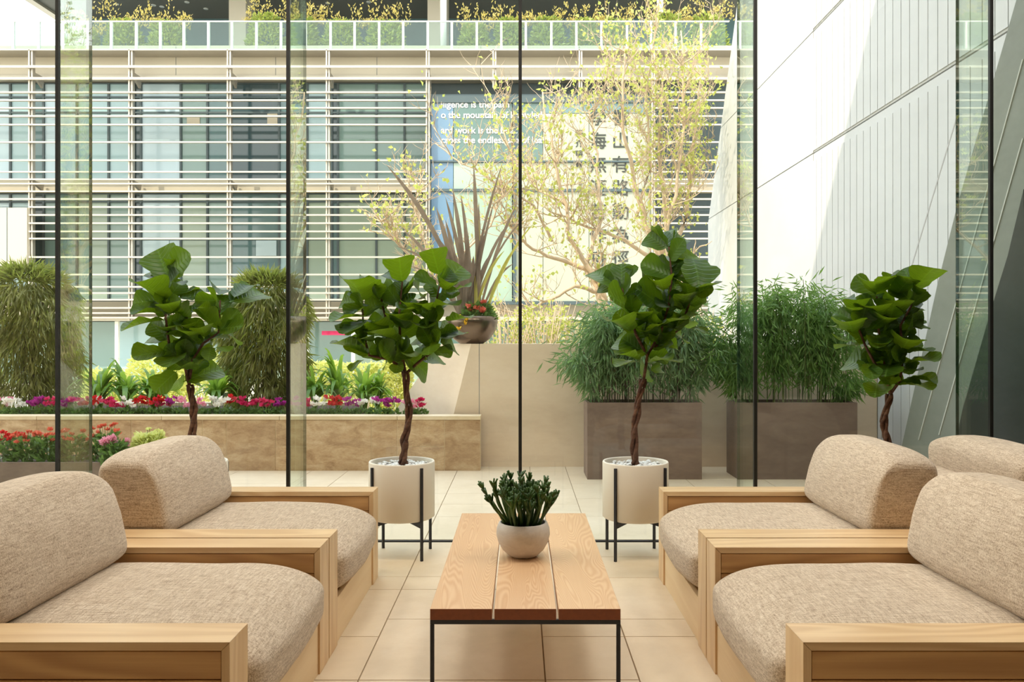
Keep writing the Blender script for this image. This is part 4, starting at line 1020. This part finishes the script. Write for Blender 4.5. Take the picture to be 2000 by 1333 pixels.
# windows of two storeys with their panes
mull = [-60, 20, 62, 85, 150, 212, 262, 275, 353, 405, 450, 545, 600, 648, 660, 735, 790, 838]
tint = [2, 0, 3, 2, 0, 0, 5, 2, 1, 3, 5, 3, 0, 5, 1, 1, 1]
tint2 = [2, 0, 5, 1, 4, 1, 5, 2, 4, 1, 3, 0, 4, 3, 4, 4, 4]
for (y0, y1, tt) in [(162, 351, tint), (378, 589, tint2)]:
    for i in range(len(mull) - 1):
        a, b = fx(mull[i], BYG), fx(mull[i + 1], BYG); z0, z1 = fz(y1, BYG), fz(y0, BYG)
        w = MB(); f = .03
        w.box(a, BYG - .02, z0, a + f, BYG + .1, z1); w.box(b - f, BYG - .02, z0, b, BYG + .1, z1); w.box(a + f, BYG - .02, z0, b - f, BYG + .1, z0 + f); w.box(a + f, BYG - .02, z1 - f, b - f, BYG + .1, z1)
        for yy in ((y0 + 58, y0 + 28) if y0 < 300 else (y0 + 16, y0 + 90)):
            zz = fz(yy, BYG); w.box(a + f, BYG - .01, zz - .025, b - f, BYG + .09, zz + .025)
        wo = w.build('window', 'mull', bld)
        MB().box(a + f, BYG + .03, z0 + f, b - f, BYG + .05, z1 - f).build('pane', 'pane%d' % tt[i], wo)
# things seen in the rooms, blinds
for (a, b, y0, y1, m) in [(365, 390, 225, 242, 'cream'), (522, 542, 222, 242, 'cream'), (290, 330, 470, 500, 'pane2'), (500, 540, 470, 500, 'pane2')]:
    MB().box(fx(a, BYG), BYG - .004, fz(y1, BYG), fx(b, BYG), BYG + .025, fz(y0, BYG)).build('blind', m, bld)
# pale end wall at the left below the louvres
MB().box(XL, BYL - .1, fz(526), fx(57), BYL + .3, fz(407)).build('end_wall', 'cream', bld)
MB().box(fx(18) - .01, BYL - .105, fz(526), fx(18) + .01, BYL - .099, fz(407)).build('wall_joint', 'mull', bld)
# masts, brackets and louvres
posts = [-133, 60, 255, 447, 640, 835]
allposts = posts + [965, 1133, 1275, 1440]
for p in allposts:
    x = fx(p); low_ = 626 if p <= 835 or p >= 1275 else 172
    MB().box(x - .045, BYL - .05, fz(low_), x - .005, BYL + .03, fz(98)).build('mast', 'louver', bld)
    MB().box(x + .02, BYL - .02, fz(low_), x + .065, BYL + .12, fz(98)).build('mast', 'post', bld)
    for y0, y1 in [(139, 155), (352, 360)]:
        MB().prism([(BYL, fz(y0)), (BYL, fz(y0) - .05), (BYG - .36, fz(y1) - .1), (BYG - .3, fz(y0))], 'X', x - .02, x + .05).build('bracket', 'post', bld)
rowsL = [182, 197.5, 212.5, 228.5, 245, 279, 314.5, 337, 351.5, 360, 375, 390, 405.5, 421, 437, 453, 467, 503, 537, 561, 573, 586, 602, 612, 621]
lm = MB()
Lw = 2.84
lm.prism([(-.11, -.024), (-.09, -.030), (.11, .010), (.11, .022), (-.09, .024), (-.11, .016)], 'X', 0, Lw)
LM = lm.mesh('louvre', 'louver')
for i, (a, b) in enumerate([(-133, 60), (60, 255), (255, 447), (447, 640), (640, 835), (1275, 1440)]):
    for y in rowsL:
        if i == 0 and y > 402: continue
        s = (fx(b) - fx(a)) / Lw
        link('louvre', LM, bld, mat=Matrix.Translation((fx(a), BYL - 27, fz(y) + .05)) @ Matrix.Diagonal((s, 1, 1, 1)))
for i, (a, b) in enumerate(zip(allposts[:-1], allposts[1:])):
    for y in (132, 155):
        s = (fx(b) - fx(a)) / Lw
        link('louvre', LM, bld, mat=Matrix.Translation((fx(a), BYL - 27, fz(y) + .05)) @ Matrix.Diagonal((s, 1, 1.6, 1)))
# glazed screen with writing
S0, S1 = fx(842, 24.2), fx(1274, 24.2); zt, zb = fz(196, 24.2), fz(590, 24.2)
sf = MB()
for xx in (838, 1005, 1274): sf.box(fx(xx, 24.2) - .05, 24.15, zb, fx(xx, 24.2) + .05, 24.35, zt)
for yy, hh in ((193, .12), (316, .025), (372, .04), (592, .05)): sf.box(S0, 24.16, fz(yy, 24.2) - hh, S1, 24.34, fz(yy, 24.2) + hh)
sf.build('screen_frame', 'mull', bld)
for (a, b, y0, y1, m) in [(842, 885, 197, 590, 'bluepanel'), (886, 1000, 197, 314, 'screen'), (886, 1000, 318, 590, 'pane4'), (1008, 1060, 197, 314, 'screen'), (1008, 1060, 318, 590, 'sunrefl'),
                          (1061, 1150, 222, 314, 'sunrefl'), (1151, 1271, 222, 314, 'sunrefl'), (1061, 1150, 318, 590, 'sunrefl'), (1151, 1271, 318, 590, 'sunrefl'), (1061, 1271, 197, 221, 'pane3')]:
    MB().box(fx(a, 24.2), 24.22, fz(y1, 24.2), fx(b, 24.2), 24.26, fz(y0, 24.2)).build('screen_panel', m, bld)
def writing(txt, x, y, size, m, name='lettering', align='LEFT'):
    cu = bpy.data.curves.new(name, 'FONT'); cu.body = txt; cu.size = size; cu.extrude = .006; cu.align_x = align; cu.materials.append(MAT[m]); cu.offset = 0.0035 if m == 'white' else 0.004
    tmp = bpy.data.objects.new('tmp', cu); COL.objects.link(tmp); bpy.context.view_layer.update()
    me = bpy.data.meshes.new_from_object(tmp.evaluated_get(bpy.context.evaluated_depsgraph_get())); bpy.data.objects.remove(tmp)
    o = bpy.data.objects.new(name, me); COL.objects.link(o); o.parent = bld
    o.location = Vector((fx(x, 24.2), 24.205, fz(y, 24.2))) - Vector(bld.location); o.rotation_euler = (math.radians(90), 0, 0)
    return o
for s, y in [('iligence is the path', 210), ('o the mountain of knowledge', 230.5), ('ard work is the boat', 260.5), ('cross the endless sea of learning', 279.5)]:
    writing(s, 861, y, .268, 'white')
for k, ch in enumerate('學海無涯苦作舟'): writing(ch, 1168, 242 + k * 46, .52, 'ink', align='CENTER')
for k, ch in enumerate('書山有路勤為徑'): writing(ch, 1212, 242 + k * 46, .52, 'ink', align='CENTER')
for k, ch in enumerate('程介明書'): writing(ch, 1131, 266 + k * 20, .22, 'ink', align='CENTER')
# ground floor glazing and columns
for i, (a, b, m) in enumerate([(-60, 62, 1), (62, 150, 4), (150, 226, 1), (232, 330, 0), (330, 420, 4), (420, 520, 1), (520, 597, 4), (603, 687, 1), (693, 838, 4), (838, 1000, 1), (1000, 1200, 4), (1200, 1430, 1)]):
    MB().box(fx(a, BYG), BYG - .01, -.05, fx(b, BYG), BYG + .03, fz(629, BYG)).build('shopfront_pane', 'pane%d' % m, bld)
for p in (229, 600, 690): MB().box(fx(p, 24.3) - .05, 24.25, -.05, fx(p, 24.3) + .05, 24.35, fz(628, 24.3)).build('column', 'white', bld)
MB().box(fx(630, 24.3), 24.2, fz(655, 24.3), fx(683, 24.3), 24.3, fz(647, 24.3)).build('awning', 'crimson', bld)
# roof terrace: rail, soffit, back wall, columns
RT = fz(97); YB = 33.0
bp = [-24, 24 - .1, 74, 122, 170, 216, 265, 312, 358, 406, 452, 500, 548, 596, 645, 692, 740, 787, 835, 882, 931, 979, 1027, 1077, 1126, 1175, 1225, 1272, 1320, 1370, 1420]
for a, b in zip(bp[:-1], bp[1:]):
    MB().box(fx(a) - .03, BYL + .02, RT, fx(a) + .03, BYL + .10, fz(40)).build('rail_post', 'white', bld)
    MB().box(fx(a) + .032, BYL + .05, RT + .03, fx(b) - .032, BYL + .07, fz(42)).build('rail_pane', 'railglass', bld)
MB().box(fx(-24), BYL + .03, fz(41.4), fx(1425), BYL + .09, fz(39.6)).build('hand_rail', 'white', bld)
SX = -18.1
MB().prism([(SX - .2, 27.5), (10, 27.5), (10, YB + .5), (SX, YB + .5)], 'Z', 14.0, 14.5).build('canopy', 'soffit', bld)
MB().prism([(SX - .5, 27.3), (SX - .2, 27.3), (SX, YB + .5), (SX - .3, YB + .5)], 'Z', 13.9, 14.6).build('canopy_edge', 'louver', bld)
MB().box(SX, YB, RT, 10, YB + .4, 14.0).build('upper_wall', 'pane3', bld)
for p in (330, 480, 610, 760, 900, 1100): MB().box(fx(p, YB) - .05, YB - .05, RT, fx(p, YB) + .05, YB, 14.0).build('upper_mullion', 'mull', bld)
for (a, b, Y) in [(447, 480, 30), (835, 872, 30), (1225, 1262, 29)]: MB().box(fx(a, Y), Y, RT, fx(b, Y), Y + 1, 13.99 if a != 1225 else 11.6).build('stair_block', 'cream', bld)
for p, Y in ((866, 26.2), (1289, 26.2)): MB().tube([(fx(p, Y), Y, RT), (fx(p, Y), Y, 15)], .10, 16).build('column', 'white', bld, True)
for (p, y) in [(228, 8), (365, 4), (500, 8), (300, 10), (402, 17), (316, 13), (640, 6), (720, 4)]:
    Y = 12.7 * FPX / (660 - y); MB().tube([(fx(p, Y), Y, 13.985), (fx(p, Y), Y, 13.999)], .09, 12).build('downlight', 'white', bld)
# clipped shrubs of the roof terrace with tall yellow shoots
rs = random.Random(77)
for i, (a, b, top, lab) in enumerate([(125, 200, 60, 'leftmost, behind pale rail glass'), (200, 285, 42, 'second from the left, below small orange shoots'), (285, 365, 44, 'third from the left'), (478, 560, 32, 'between the first stair block and the second joint'),
                                 (565, 625, 36, 'right of the second black joint'), (625, 710, 42, 'middle of the roof rail'), (710, 795, 44, 'left of the thick white column'), (893, 960, 50, 'right of the thick white column'), (960, 1030, 40, 'behind the central black joint'),
                                 (1030, 1110, 38, 'right of the central black joint'), (1110, 1170, 42, 'above the blank part of the screen'), (1170, 1232, 42, 'left of the slim white column'), (1262, 1340, 30, 'right of the slim white column'), (1340, 1425, 32, 'at the right end by the concrete wall')]):
    Y = 25.4; x = fx((a + b) / 2, Y); w = (b - a) / 2 * Y / FPX; top_z = fz(top, Y) - RT
    t = thing('roof_shrub', 'yellow tipped shrub on roof terrace, %s' % lab, 'shrub', (x, Y, RT), 'shrubs along the roof terrace rail')
    mound(t, 'foliage', (0, 0, 0), w * 1.2, .4, top_z, 1700, .13, .07, 'rooft', 600 + i, .5)
    rg = np.random.default_rng(700 + i); n = 300; k = rg.integers(0, 9, n); sx = (rg.permutation(9)[k] / 8 - .5) * 2 * w; hh = rg.uniform(0, 1, n); H = (rg.uniform(.15, 1.0, 9))[k]
    C = np.stack([sx + rg.normal(0, .05, n) + .1 * hh, rg.normal(0, .1, n), top_z * .85 + hh * H], 1); D = np.stack([rg.normal(0, .6, n), rg.normal(0, .6, n), np.ones(n)], 1)
    V, F = leaf_cloud(C, D, rg.uniform(.07, .13, n), rg.uniform(.03, .06, n), rng=rg)
    o = link('shoots', np_mesh('shoots', V, F, 'roofy'), t, world=False); o['kind'] = 'stuff'
